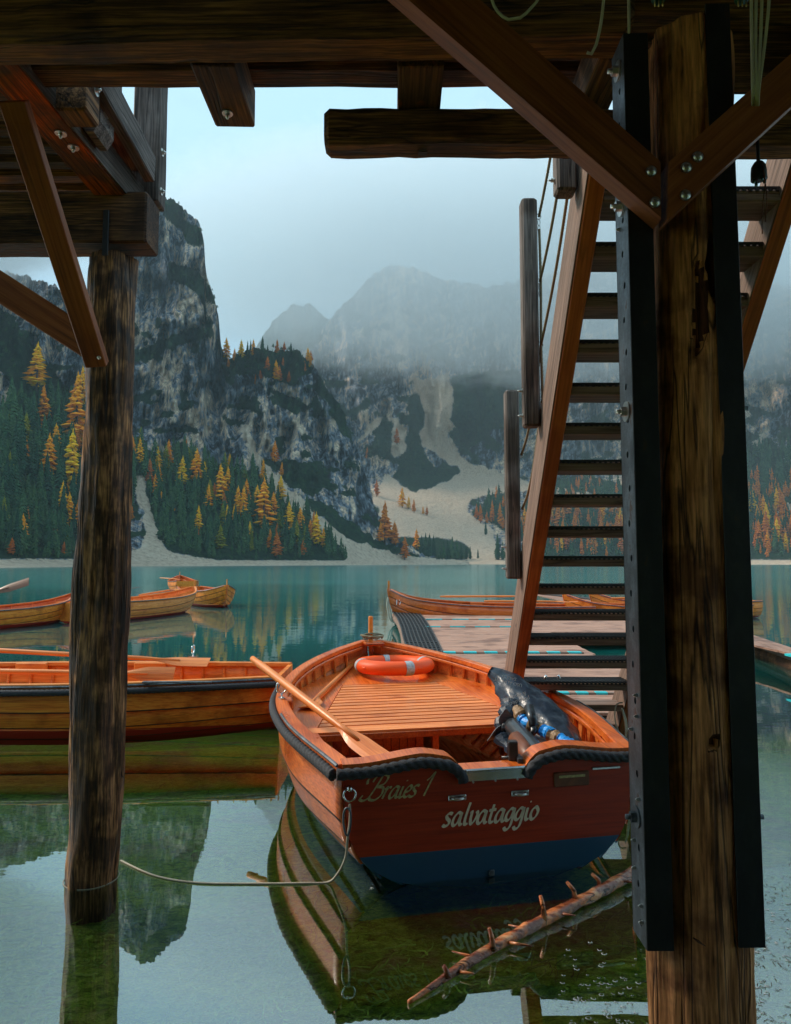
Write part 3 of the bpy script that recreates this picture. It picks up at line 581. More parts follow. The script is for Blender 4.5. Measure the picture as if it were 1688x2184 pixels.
def tree(kind, u, v, hpx, rf, label, group, wide=1.0):
    global tree_n
    siz = 'tall' if hpx > 52 else 'small' if hpx < 30 else 'middling'
    if siz not in label and 'tall' not in label and 'small' not in label: label = siz + ' ' + label; group = siz + ' ' + group
    if kind == 'spruce' and rf is rA and v > 850:
        low = 'at the foot of the slope' if v > 1150 else 'halfway up the slope' if v > 1040 else 'high on the slope'
        side = 'left of the left pile' if u < 170 else 'between the pile and the pale gully' if u < 300 else 'right of the pale gully' if u < 500 else 'near the lower scree streak'
        label = siz + ' dark spruce ' + low + ', ' + side; group = 'spruces ' + siz + low + side
    elif 'far wood' in label:
        q = 'near the shore' if v > 1160 else 'higher up behind'
        label = siz + ' ' + label.split(' ', 1)[1] + ', ' + q if label.startswith(siz) else label; group += q
    p = ground_point(u, v, rf); h = hpx * p.length / FPX * (1.02 if kind == 'spruce' else 1.16); rs = random.Random(int(u * 7 + v * 13))
    t = thing('spruce_tree' if kind == 'spruce' else 'larch_tree', label, 'spruce tree' if kind == 'spruce' else 'larch tree', p, rs.uniform(0, 6.28), group)
    s = h * wide * rs.uniform(.85, 1.2) * 1.15; t.scale = (s, s, h)
    put('trunk', TR, t); put('crown', rs.choice(CR[kind]), t); tree_n += 1
def z3(l): return [(x * .5055, 533 + b * .5055, (b - a) * .5055) for x, a, b in l]
def z4(l): return [(746.7 + .5577 * x, 533 + .5577 * b, (b - a) * .5577) for x, a, b in l]
for k, (u, v, h) in enumerate(z3([(155, 440, 590), (180, 625, 790), (235, 760, 850), (205, 820, 960), (345, 530, 660), (320, 590, 830), (300, 820, 1030), (262, 1020, 1160), (290, 1060, 1180), (330, 1080, 1180)])):
    tree('larch', u, v, h, rA, 'tall golden larch on the steep wooded slope by the left pile', 'golden larches by the left pile', 1.1 + .3 * (h < 60))
for k, (u, v, h) in enumerate(z3([(558, 805, 890), (590, 815, 905), (665, 850, 935), (770, 895, 1000), (830, 865, 985), (862, 910, 990), (930, 935, 1080), (962, 935, 1035), (1040, 985, 1075), (1005, 1015, 1110), (1028, 1020, 1140), (1085, 1010, 1100), (1113, 1000, 1190), (1155, 1040, 1130), (1160, 820, 900), (1190, 905, 955), (1185, 970, 1060), (1220, 1085, 1200), (1268, 1105, 1200), (1310, 1150, 1220), (1335, 1130, 1250), (970, 870, 920), (655, 990, 1010), (735, 1080, 1102)])):
    tree('larch', u, v, h, rA, 'golden larch among dark spruces on the slope below the cliff', 'golden larches below the cliff', 1.25)
for u, v, h in z3([(1170, 1165, 1230), (1168, 1210, 1300), (1132, 1185, 1230), (555, 1090, 1140), (838, 1190, 1235), (270, 1245, 1290), (50, 1235, 1290), (1280, 1235, 1290)]):
    tree('rust', u, v, h, rA, 'rust orange larch low on the wooded slope near the beach', 'rust larches near the beach', 1.4)
for u, v, h in z3([(700, 850, 945), (795, 850, 935), (885, 985, 1070), (1290, 1180, 1262), (595, 760, 815), (340, 790, 850), (45, 690, 790)]):
    tree('fade', u, v, h, rA, 'yellow green larch on the slope below the cliff', 'yellow green larches', 1.3)
for u, v, h in z3([(955, 388, 465), (1018, 393, 458), (1070, 390, 450), (990, 425, 470), (1170, 388, 440), (1200, 395, 432), (1300, 428, 500), (1285, 475, 515), (1130, 460, 512), (1165, 480, 552), (1195, 460, 492), (1180, 500, 556), (1220, 520, 562), (1100, 508, 548), (1080, 530, 572), (965, 460, 498), (1312, 435, 480)]):
    tree('rust' if h < 30 and u > 530 else 'larch', u, v, h, rA, 'small autumn larch on top of the rocky knob', 'larches on the rocky knob', 1.2)
for u, v, h in z3([(1108, 368, 440), (1045, 388, 455), (1058, 385, 455), (1090, 420, 450), (1130, 402, 440), (1228, 392, 445), (1212, 410, 445), (1150, 420, 452), (1120, 415, 452), (1240, 415, 460), (1190, 420, 455), (985, 440, 478), (1005, 430, 470)]):
    tree('spruce', u, v, h, rA, 'small dark spruce on top of the rocky knob', 'spruces on the rocky knob', .9)
for u, v, h in z3([(1550, 840, 885), (1625, 1090, 1240), (1608, 1160, 1235), (1668, 1165, 1245), (1640, 1150, 1220), (1590, 980, 1040)]) + z4([(170, 1055, 1135), (210, 1110, 1185), (255, 1080, 1150), (200, 920, 985), (225, 950, 990), (245, 960, 1005), (280, 985, 1012), (295, 985, 1016), (180, 690, 745)]):
    tree('rust' if int(u) % 2 else 'larch', u, v, h, rA if u < 935 and v > np.interp(u, SIL_A[:, 0], SIL_A[:, 1]) + 3 else rB, 'orange larch at the foot of the far scree fan', 'larches by the scree fan', 1.2)
rs = random.Random(21)
for i in range(120):      # orange wood seen behind the stairs and right of the steel post
    zx = rs.uniform(640, 1040) if i < 62 else rs.uniform(1535, 1790); b = rs.uniform(1030, 1175) if rs.random() < .7 else rs.uniform(1000, 1120)
    u, v = 746.7 + .5577 * zx, 533 + .5577 * b
    kd = rs.choice(['rust', 'rust', 'larch', 'spruce']); lab = ('dark spruce' if kd == 'spruce' else 'orange larch') + (' in the far wood seen between the stair treads' if i < 62 else ' in the far wood beyond the right steel channel')
    tree(kd, u, v, rs.uniform(28, 52), rB, lab, ('far wood behind the stairs ' if i < 62 else 'far wood past the steel channel ') + kd, 1.0)
for x, a, b in [(275, 1095, 1180), (290, 1085, 1180), (305, 1090, 1182), (320, 1095, 1180), (345, 1130, 1182), (360, 1115, 1180), (375, 1110, 1182), (392, 1100, 1180), (410, 1110, 1182), (425, 1125, 1182), (445, 1130, 1182), (460, 1135, 1182), (490, 1145, 1180), (520, 1040, 1090), (565, 1090, 1185), (585, 1120, 1185), (500, 985, 1045), (545, 970, 1045), (575, 980, 1055), (485, 980, 1030)]:
    (u, v, h), = z4([(x, a, b)])
    tree('spruce' if b > 1080 else 'rust', u, v, h, rB, 'slim tree standing on the pale valley floor' if b > 1080 else 'orange larch beside the pale scree', 'trees on the valley floor' + str(b > 1080), .9)
for i in range(64):       # smaller autumn trees scattered through the wood
    while True:
        u, v = rs.uniform(0, 700), rs.uniform(930, 1180); a_, b_ = np.array([u]), np.array([v])
        if pip(a_, b_, VEG_A[0])[0] and not any(pip(a_, b_, p)[0] for p in SCREE_A[:3]): break
    tree(rs.choice(['larch', 'rust', 'fade']), u, v, rs.uniform(22, 48), rA, 'autumn larch scattered through the dark wood ' + ('left of the left pile' if u < 200 else 'right of the left pile'), 'scattered larches ' + str(u < 200), 1.1)
# named spruces: the larger ones low on the near slope
cand = []
polyL = [(0, 960), (165, 1000), (285, 1040), (270, 1185), (0, 1190)]; polyM = [(330, 1040), (430, 1000), (560, 1060), (700, 1140), (720, 1190), (430, 1192), (345, 1140)]
while len(cand) < 190:
    u, v = rs.uniform(-10, 720), rs.uniform(900, 1192)
    a_, b_ = np.array([u]), np.array([v])
    if pip(a_, b_, polyL)[0] or pip(a_, b_, polyM)[0] or (u < 170 and v > 930): cand.append((u, v))
cand.sort(key=lambda q: q[1])
for u, v in cand:
    left = u < 300
    tree('spruce', u, v, rs.uniform(38, 74) * (1.25 if left else .9), rA, 'dark spruce in the dense wood on the left slope' if left else 'dark spruce on the slope behind the pale beach', 'spruces on the left slope' if left else 'spruces behind the beach', .85)
# the rest of the wood
def mass(name, n, base, sampler, rf, hr, mat, label):
    bv = np.array([tuple(v) for v in base.v]); bf = base.f; mb = MB(); V = []; F = []; k = 0
    tries = 0
    while k < n and tries < n * 30:
        tries += 1; u, v = sampler()
        p = ground_point(u, v, rf); h = rs.uniform(*hr) * p.length / FPX; a = rs.uniform(0, 6.28); s = h * rs.uniform(.8, 1.3)
        c, q = math.cos(a), math.sin(a)
        w_ = np.stack([(bv[:, 0] * c - bv[:, 1] * q) * s + p.x, (bv[:, 0] * q + bv[:, 1] * c) * s + p.y, bv[:, 2] * h + p.z], -1)
        V.append(w_); F.append([tuple(i + k * len(bv) for i in f) for f in bf]); k += 1
    me = bpy.data.meshes.new(name); me.from_pydata(np.concatenate(V).tolist(), [], sum(F, [])); me.materials.append(mat)
    tag(put(name, me), label, 'forest', kind='stuff')
lowsp = crown(30, 7, 6, .20, .4, .05, .3, .06); shrub = crown(31, 4, 6, .75, .1, .1, .3, .05)
def samp(polys, vmin=0, vmax=1195, u0=-200, u1=960):
    def f():
        while True:
            u, v = rs.uniform(u0, u1), rs.uniform(vmin, vmax); a_, b_ = np.array([u]), np.array([v])
            if any(pip(a_, b_, p)[0] for p in polys) and not any(pip(a_, b_, p)[0] for p in SCREE_A[:3]): return u, v
    return f
mass('spruce_wood', 1500, lowsp, samp([VEG_A[0]], 850), rA, (22, 46), M['spruce_leaf'], 'dense dark spruce wood covering the lower mountain slope')
mass('mountain_pine_scrub', 1500, shrub, samp(VEG_A), rA, (4, 9), M['spruce_leaf'], 'dark green mountain pine scrub on the slopes and ledges')
def sampB():
    while True:
        u, v = rs.uniform(760, 1800), rs.uniform(960, 1190); a_, b_ = np.array([u]), np.array([v])
        if any(pip(a_, b_, p)[0] for p in (VEG_B[3], VEG_B[4], VEG_B[6])): return u, v
mass('far_spruce_wood', 900, lowsp, sampB, rB, (16, 34), M['spruce_leaf'], 'dark spruce wood on the far shore behind the stairs')
mass('far_larch_wood', 300, crown(33, 7, 6, .22, .2, .2, .4, .1), lambda: (lambda q: q if q[1] > 1020 else (q[0], 1060))(sampB()), rB, (14, 30), M['rust_leaf'], 'rust orange larch wood scattered along the far shore')

# ------------------------------------------------------------------ haze and the cloud bank
hz = bpy.data.materials.new('haze'); hz.use_nodes = True; nt = hz.node_tree; nt.nodes.clear()
o = N(nt, 'ShaderNodeOutputMaterial'); pv = N(nt, 'ShaderNodeVolumePrincipled'); pv.inputs['Color'].default_value = (.80, .95, 1.0, 1); pv.inputs['Density'].default_value = .00012
L(nt, pv.outputs[0], o.inputs['Volume'])
mb = MB(); mb.box((0, 900, 395), (4200, 2200, 804)); tag(put('haze', mb.mesh('haze', hz)), 'pale blue haze filling the valley air', 'haze', kind='stuff')
def cloud(name, c, size, dens, cov, scale, label, fade=.35):
    m = bpy.data.materials.new(name); m.use_nodes = True; nt = m.node_tree; nt.nodes.clear()
    o = N(nt, 'ShaderNodeOutputMaterial'); pv = N(nt, 'ShaderNodeVolumePrincipled'); pv.inputs['Color'].default_value = (.97, .995, 1, 1)
    tc = N(nt, 'ShaderNodeTexCoord')
    mp = N(nt, 'ShaderNodeMapping'); mp.inputs['Scale'].default_value = (scale, scale, scale * 1.7); L(nt, tc.outputs['Object'], mp.inputs[0])
    n = N(nt, 'ShaderNodeTexNoise'); n.inputs['Scale'].default_value = 1; n.inputs['Detail'].default_value = 6; n.inputs['Roughness'].default_value = .68; n.inputs['Distortion'].default_value = .6; L(nt, mp.outputs[0], n.inputs['Vector'])
    # fade to nothing towards the faces: 1 - |p|^2 in the box's own frame
    sc = N(nt, 'ShaderNodeVectorMath', operation='DIVIDE'); L(nt, tc.outputs['Object'], sc.inputs[0]); sc.inputs[1].default_value = tuple(k / 2 for k in size)
    ln = N(nt, 'ShaderNodeVectorMath', operation='LENGTH'); L(nt, sc.outputs[0], ln.inputs[0])
    f = N(nt, 'ShaderNodeMapRange', interpolation_type='SMOOTHSTEP'); L(nt, ln.outputs['Value'], f.inputs[0]); f.inputs[1].default_value = 1.0; f.inputs[2].default_value = 1 - fade; f.inputs[3].default_value = 0; f.inputs[4].default_value = 1
    a = N(nt, 'ShaderNodeMath', operation='MULTIPLY_ADD'); L(nt, f.outputs[0], a.inputs[0]); a.inputs[1].default_value = .42; L(nt, n.outputs[0], a.inputs[2])
    g = N(nt, 'ShaderNodeMapRange', interpolation_type='SMOOTHSTEP'); L(nt, a.outputs[0], g.inputs[0]); g.inputs[1].default_value = cov; g.inputs[2].default_value = cov + .2; g.inputs[4].default_value = dens
    gg = N(nt, 'ShaderNodeMath', operation='MULTIPLY'); L(nt, g.outputs[0], gg.inputs[0]); L(nt, f.outputs[0], gg.inputs[1])
    L(nt, gg.outputs[0], pv.inputs['Density']); L(nt, pv.outputs[0], o.inputs['Volume'])
    mb = MB(); mb.box((0, 0, 0), size); ob = put(name, mb.mesh(name, m)); ob.location = c; tag(ob, label, 'cloud', kind='stuff')
cloud('cloud', (300, 930, 440), (1900, 330, 480), .0085, .62, .016, 'white cloud bank lying across the far mountain')
cloud('cloud', (760, 640, 300), (560, 240, 260), .010, .60, .011, 'grey cloud over the right mountain beside the steel post')
cloud('cloud', (-350, 400, 250), (440, 280, 190), .016, .52, .016, 'low cloud hiding the left mountain behind the pile')
# ------------------------------------------------------------------ boathouse timbers
def plate(name, corners, thick, p0, p1, mat, parent=None, bev=.004):
    """flat board: outline corners (world, one plane), extruded by the vector thick; grain runs p0->p1"""
    m = axes(Vector(p0), Vector(p1), up=Vector(thick)); inv = m.inverted(); n = len(corners)
    c = sum((Vector(q) for q in corners), Vector()) / n; t = Vector(thick); mb = MB()
    A = [Vector(q) for q in corners]; e = bev
    def ins(q): return q + (c - q).normalized() * e
    loops = [[ins(q) for q in A], [q + t.normalized() * e for q in A], [q + t - t.normalized() * e for q in A], [ins(q) + t for q in A]]
    vs = [inv @ q for lp in loops for q in lp]; fs = []
    for i in range(3):
        for j in range(n):
            k = (j + 1) % n; fs.append((i * n + j, i * n + k, i * n + n + k, i * n + n + j))
    fs.append(tuple(reversed(range(n)))); fs.append(tuple(range(3 * n, 4 * n)))
    mb.add(vs, fs); return put(name, mb.mesh(name, mat), parent, m)
def log_mesh(name, pts, radii, mat, sides=48, step=.03, seed=1, cracks=9, rough=.006, holes=()):
    path = smooth_path(pts, step); n = len(path); rr = np.interp(np.linspace(0, 1, n), np.linspace(0, 1, len(radii)), radii)
    rs = np.random.RandomState(seed); th = np.arange(sides) * 2 * np.pi / sides
    TH, T = np.meshgrid(th, np.arange(n) * step)
    d = fbm(np.cos(TH) * 2 + 9, np.sin(TH) * 2 + seed, T * 1.5, 4) * rough * 2 + fbm(TH * 5.1, T * .9, seed, 3) * rough * .7
    for k in range(cracks):
        a0 = rs.rand() * 6.28; t0 = rs.rand() * n * step; ln = .4 + rs.rand() * 1.3
        a = a0 + fbm(T * 1.3, k * 3.3, seed, 2) * .12; da = np.abs((TH - a + np.pi) % (2 * np.pi) - np.pi)
        d -= .011 * np.exp(-(da / .05) ** 2) * np.exp(-((T - t0) / ln) ** 4)
    for (ha, ht, wa, wt, dep) in holes:
        da = (TH - ha + np.pi) % (2 * np.pi) - np.pi; q = (da / wa) ** 2 + ((T - ht) / wt) ** 2 + fbm(TH * 7, T * 13, 2, 3) * .5
        d -= dep * (1 / (1 + np.exp((q - 1) * 9)))
    R_ = rr[:, None] + d; vs = []
    for i in range(n):
        p = path[i]
        for j in range(sides): vs.append((p.x + math.cos(th[j]) * R_[i, j], p.y + math.sin(th[j]) * R_[i, j], p.z))
    fs = []
    for i in range(n - 1):
        for j in range(sides):
            k = (j + 1) % sides; fs.append((i * sides + j, i * sides + k, (i + 1) * sides + k, (i + 1) * sides + j))
    fs.append(tuple(reversed(range(sides)))); fs.append(tuple(range((n - 1) * sides, n * sides)))
    mi = [0] * len(fs)
    if holes and isinstance(mat, (list, tuple)):
        for i in range(n - 1):
            for j in range(sides):
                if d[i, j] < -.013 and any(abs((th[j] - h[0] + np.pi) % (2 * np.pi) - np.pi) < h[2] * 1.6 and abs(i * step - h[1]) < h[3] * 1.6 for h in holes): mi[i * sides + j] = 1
    mb = MB(); mb.add(vs, fs); mb.m = mi; mb.sm = [True] * (len(fs) - 2) + [False, False]
    return mb.mesh(name, mat)
def bolt(mb, c, d, r=.022, hr=.012, hl=.02, round_=False):
    c = Vector(c); d = Vector(d).normalized()
    mb.tube([c - d * .002, c + d * .004], [r, r], 20, smooth=False)
    if round_: mb.tube([c, c + d * .006, c + d * .010, c + d * .012], [hr * 1.5, hr * 1.3, hr * .8, .001], 14)
    else:
        mb.tube([c + d * .004, c + d * (.004 + hl * .55)], hr, 6, smooth=False); mb.tube([c + d * .004, c + d * (.004 + hl)], hr * .5, 10)
def bolt_obj(c, d, parent, mat='zinc', **k):
    mb = MB(); c = Vector(c); mb_c = Vector((0, 0, 0)); bolt(mb, mb_c, d, **k)
    o = put('bolt', mb.mesh('bolt', M[mat]), parent, Matrix.Translation(c)); return o

# deck overhead
ZD = 3.57
t = wthing('deck', 'dark plank deck overhead, seen from below behind the big girder', 'deck', (0, 2.0, ZD))
for k in range(54):  # rows over and behind the camera are unseen, extended to block light
    y = 2.73 - .0735 - k * .149
    beam('plank', (-6.4 + .03 * (k % 3), y, ZD + .035), (6.9, y, ZD + .035), .141, .06, M['old'], t, irr=.0025 if k < 5 else 0, bev=.022, seed=k + 1)
mb = MB()   # unseen plank wall added behind the camera to keep light off the transom
for k in range(70): mb.box((-7 + k * .2, -4.6, 1.9), (.19, .03, 3.3))
mb.box((0, -4.55, 3.2), (14, .12, .16)); mb.box((0, -4.55, 1.2), (14, .12, .16))
t = wthing('light_blocking_wall', 'unseen dark plank wall added behind the camera to block light', 'wall', (0, -4.6, 0)); put('planks', mb.mesh('light_blocking_wall', M['old']), t, Matrix.Translation((0, 0, 0)))['kind'] = 'stuff'
t = wthing('girder', 'thick weathered timber girder crossing the top of the photograph', 'beam', (-.9, 2.2, 3.5))
m = axes(Vector((-4.2, 2.31, 3.5)), Vector((.80, 2.215, 3.5)))
put('timber', beam_mesh('girder', 5.0, .16, .27, M['old'], bev=.03, irr=.0035, seg=60, seed=3), t, m)
def joist(u0, u1, y1, label, zb=3.405, y0=2.36, mat='old'):
    xa = P(u0, 258, z=zb).x; p = P(u1, 258, z=zb); xb = p.x; xc = (xa + xb) / 2
    t = wthing('joist', label, 'joist', (xc, y1, zb))
    put('timber', beam_mesh('joist', y1 - y0, xb - xa, ZD - zb - .004, M[mat], bev=.006, irr=.002, seed=int(u0)), t, axes(Vector((xc, y0, (zb + ZD) / 2 - .002)), Vector((xc, y1, (zb + ZD) / 2 - .002)), up=(0, 0, 1)))
    return t, xc
t, xc = joist(455, 540, 2.715, 'short joist end sticking out below the deck with one bolt underneath', mat='old')
bolt_obj((xc - .01, 2.62, 3.404), (0, 0, -1), t)
xs_ = [P(848, 200, y=2.5).x, P(940, 200, y=2.5).x]
t = wthing('joist', 'dark joist with a reddish scar resting on the lower beam', 'joist', (sum(xs_) / 2, 2.6, 3.38))
put('timber', beam_mesh('joist2', .42, xs_[1] - xs_[0], .20, M['scar'], bev=.006, irr=.002, seed=9), t, axes(Vector((sum(xs_) / 2, 2.27 + .08, 3.468)), Vector((sum(xs_) / 2, 2.71, 3.468))))
for u0, u1, lab in ((1246, 1312, 'dark joist beside the top of the left steel channel'), (1700, 1770, 'dark joist beyond the right steel channel')):
    xa, xb = P(u0, 200, y=2.5).x, P(u1, 200, y=2.5).x
    t = wthing('joist', lab, 'joist', ((xa + xb) / 2, 2.5, 3.38)); put('timber', beam_mesh('joist3', .42, xb - xa, .18, M['old'], irr=.002, seed=4), t, axes(Vector(((xa + xb) / 2, 2.31, 3.475)), Vector(((xa + xb) / 2, 2.71, 3.475))))
# lower beam
zt = P(900, 226, y=2.53).z; zb_ = P(900, 303, y=2.53).z; xl = P(692, 280, y=2.55).x
t = wthing('lower_beam', 'dark horizontal beam with rounded left end hung below the deck', 'beam', (.8, 2.59, (zt + zb_) / 2))
put('timber', beam_mesh('lower_beam', 2.75, .13, zt - zb_, M['old'], bev=.02, irr=.0035, seg=40, seed=12), t, axes(Vector((xl, 2.592, (zt + zb_) / 2)), Vector((xl + 2.75, 2.592, (zt + zb_) / 2))))
mb = MB(); mb.box((0, 0, 0), (.034, .03, .008)); put('knot_patch', mb.mesh('knot_patch', M['oldgrey']), t, Matrix.Translation(P(902, 326, y=2.585) + Vector((0, 0, -.001))))
# boards at the upper right
z0, z1 = P(1640, 188, y=2.42).z, P(1640, 20, y=2.42).z
t = wthing('wall_board', 'dark brown board behind the hanging cables at the upper right', 'board', (1.8, 2.42, z0))
put('board', beam_mesh('wall_board', 1.9, .04, z1 - z0, M['old'], seed=6), t, axes(Vector((1.02, 2.44, (z0 + z1) / 2)), Vector((2.92, 2.44, (z0 + z1) / 2))))
# left pile, its head beam and the corner beams
pt_, pb = P(242, 540, y=3.6), P(196, 1866, y=3.6)
zt3 = 3.25
t = wthing('pile', 'weathered round wooden pile standing in the water at the left', 'pile', (pb.x, 3.6, 0))
pts = [Vector((pb.x - .02, 3.6, -.6)), Vector((pb.x, 3.6, 0)), Vector((pb.x + .015, 3.6, .35)), Vector((pb.x + .01, 3.6, 1.2)), Vector((pt_.x + .01, 3.6, 2.2)), Vector((pt_.x, 3.6, zt3))]
me = log_mesh('pile', pts, [.133, .130, .135, .128, .124, .118, .112], M['pile'], seed=5, cracks=14, rough=.010); put('log', me, t, Matrix.Translation((0, 0, 0)))
mb = MB(); ring = [Vector((pb.x + math.cos(a) * .131, 3.6 + math.sin(a) * .131, .002)) for a in np.linspace(0, 6.283, 40)]; mb.tube(ring, .0022, 5, cap=False)
put('waterline_ring', mb.mesh('waterline_ring', M['rope_white']), t, Matrix.Translation((0, 0, 0)))
zc0, zc1 = P(200, 517, y=3.47).z, P(200, 405, y=3.47).z
xr = P(313, 470, y=3.47).x
t = wthing('head_beam', 'heavy dark beam lying on top of the left pile', 'beam', (-1.6, 3.56, zc0))
put('timber', beam_mesh('head_beam', 3.0, .19, zc1 - zc0 - .004, M['old'], bev=.012, irr=.003, seg=30, seed=21), t, axes(Vector((xr - 3.0, 3.565, (zc0 + zc1) / 2)), Vector((xr, 3.565, (zc0 + zc1) / 2))))
mb = MB(); a, b = P(221, 460, y=3.462), P(231, 533, y=3.462)
mb.box(((a.x + b.x) / 2, 3.462, (a.z + b.z) / 2), (b.x - a.x, .012, a.z - b.z + .06), bev=.002); put('strap', mb.mesh('strap', M['black_steel']), t, Matrix.Translation((0, 0, 0)))
t2 = wthing('side_deck', 'brown plank deck underside above the left pile', 'deck', (-3, 3.2, 3.7))
for k in range(9):
    y = 2.80 + k * .135; zz = 3.735
    beam('plank', (-4.6, y, zz), (P(0, 184, z=3.53).x + (P(190, 405, z=3.53).x - P(0, 184, z=3.53).x) * max(0, (y - 2.6) / .82) + .07, y, zz), .128, .07, M['old'], t2, bev=.03, irr=.003, seed=40 + k)
e1, e2 = P(38, 140, z=3.535), P(259, 407, z=3.535); dr = (e2 - e1).normalized(); off = Vector((-dr.y, dr.x, 0)) * .082
if off.x > 0: off = -off
t = wthing('corner_beam', 'sloping look corner beam with bright orange stains and two bolts beneath', 'beam', e2)
t['label'] = 'diagonal corner beam with bright orange stains and two bolts beneath'
put('timber', beam_mesh('corner_beam', (e2 - e1).length + .65, .164, .165, M['rust'], bev=.008, irr=.003, seed=31), t, axes(e1 + off - dr * .6 + Vector((0, 0, .0825)), e2 + off + dr * .25 + Vector((0, 0, .0825))))
put('side_face', beam_mesh('side_face', (e2 - e1).length + .7, .01, .155, M['oldgrey'], bev=.002, irr=0, seed=31), t, axes(e1 - dr * .45 + Vector((.006, 0, .0835)), e2 + dr * .25 + Vector((.006, 0, .0835))))
for u, v in ((130, 284), (157, 314)): bolt_obj(P(u, v, z=3.534), (0, 0, -1), t, r=.026)
# outer rim board, grey posts
r1, r2 = P(236, 200, z=3.78), P(316, 378, z=3.70); r1.z = r2.z = 3.76
t = wthing('rim_board', 'weathered grey rim board running out to the tall grey post', 'board', r2)
put('board', beam_mesh('rim_board', (r2 - r1).length + .5, .06, .15, M['oldgrey'], irr=.002, seed=33), t, axes(r1 - (r2 - r1).normalized() * .45, r2))
t = wthing('joist_board', 'dark underside board between the corner beam and the rim board', 'board', r2 + Vector((-.15, 0, 0)))
put('board', beam_mesh('rim_board2', .95, .12, .05, M['old'], irr=.002, seed=35), t, axes(r1 + Vector((-.10, .1, .06)), r2 + Vector((-.12, -.04, .06))))
pc = P(317, 440, y=3.74); zt_ = 4.9
t = wthing('rail_post', 'tall grey square post rising past the end of the head beam', 'post', (pc.x, 3.74, pc.z))
put('post', beam_mesh('rail_post', zt_ - pc.z, .15, .13, M['oldgrey'], bev=.008, irr=.002, seed=36), t, axes(Vector((pc.x, 3.74, pc.z)), Vector((pc.x, 3.74, zt_))))
for v in (325, 408): bolt_obj(Vector((pc.x + .076, 3.72, P(345, v, y=3.72).z)), (1, 0, 0), t)
pq = P(243, 250, y=4.1)
t = wthing('rail_post', 'distant thin grey post between the rim board and the tall grey post', 'post', (pq.x, 4.3, 3.9)); put('post', beam_mesh('rail_post2', 1.2, .07, .07, M['oldgrey']), t, axes(Vector((pq.x, 4.1, 3.8)), Vector((pq.x, 4.1, 5.0))))
# blocks with bolts
a, b = P(119, 140, y=2.78), P(184, 233, y=2.78)
t = wthing('beam_end', 'black square beam end above the corner beam', 'beam', ((a.x + b.x) / 2, 2.9, b.z))
put('timber', beam_mesh('beam_end', .13, b.x - a.x, .30, M['old'], bev=.01), t, axes(Vector(((a.x + b.x) / 2, 2.78, b.z + .15)), Vector(((a.x + b.x) / 2, 2.91, b.z + .15))))
bolt_obj(Vector((b.x + .002, 2.86, P(200, 191, y=2.86).z)), (1, 0, 0), t, r=.028)
a, b = P(180, 200, y=3.02), P(215, 290, y=3.02)
t = wthing('hanging_post', 'short hanging post stub with pointed foot and a bright bolt', 'post', ((a.x + b.x) / 2, 3.05, b.z))
mb = MB(); wv = (b.x - a.x) / 2 + .012; H = .75; d_ = .065
vs = [(-wv, -d_, .05), (-wv * .2, -d_, 0), (wv * .45, -d_, 0), (wv, -d_, .05), (wv, -d_, H), (-wv, -d_, H)]; vs += [(x, d_ + .02, z) for x, y, z in vs]
mb.add(vs, [(0, 1, 2, 3, 4, 5), (11, 10, 9, 8, 7, 6)] + [(i, (i + 1) % 6 + 0, (i + 1) % 6 + 6, i + 6)[::-1] for i in range(6)]); put('post', mb.mesh('hanging_post', M['oldgrey']), t, Matrix.Translation(((a.x + b.x) / 2, 3.05, b.z)))
bolt_obj(Vector(((a.x + b.x) / 2 + wv, 3.04, P(230, 238, y=3.04).z)), (1, 0, 0), t, r=.03)
# left braces
t = wthing('brace_board', 'narrow brown brace leaning steeply down to the left pile', 'brace', P(205, 775, y=3.42))
p0, p1 = P(208, 778, y=3.41), P(30, 215, y=2.66)
put('board', beam_mesh('brace_l', (p1 - p0).length, .105, .062, M['brace'], bev=.004, seed=41), t, axes(p0, p1, up=(.05, -1, .1)))
bolt_obj(P(212, 762, y=3.36), (0, -1, 0), t, round_=True, r=.012, hr=.008)
t = wthing('brace_board', 'brown brace coming from the left edge up against the pile', 'brace', P(185, 735, y=3.5))
p0, p1 = P(196, 738, y=3.49), P(-190, 490, y=3.49)
put('board', beam_mesh('brace_m', (p1 - p0).length, .06, .15, M['brace'], bev=.004, seed=42), t, axes(p0, p1))

# main post
YB = 2.2
a, b = P(1456, 40, y=YB), P(1493, 2150, y=YB)
t = wthing('main_post', 'massive cracked log post clamped between two black steel channels', 'post', (b.x, YB, 0))
za = P(1456, 31, y=2.07).z; n0 = -.55
hz_ = lambda v: P(1460, v, y=2.07).z - n0
pts = [Vector((b.x + .005, YB, n0)), Vector((b.x, YB, .5)), Vector(((a.x + b.x) / 2, YB, 1.7)), Vector((a.x + .01, YB, za))]
H_ = [(-1.75, hz_(705), .17, .13, .028), (-1.15, hz_(720), .16, .10, .035), (-1.35, hz_(625), .22, .08, .030), (-1.0, hz_(560), .12, .22, .03), (-1.62, hz_(1562), .06, .014, .03)]
put('log', log_mesh('main_log', pts, [.147, .147, .143, .138, .134, .13], [M['post'], M['rotten']], sides=72, step=.018, seed=8, cracks=16, rough=.007, holes=H_), t, Matrix.Translation((0, 0, 0)))
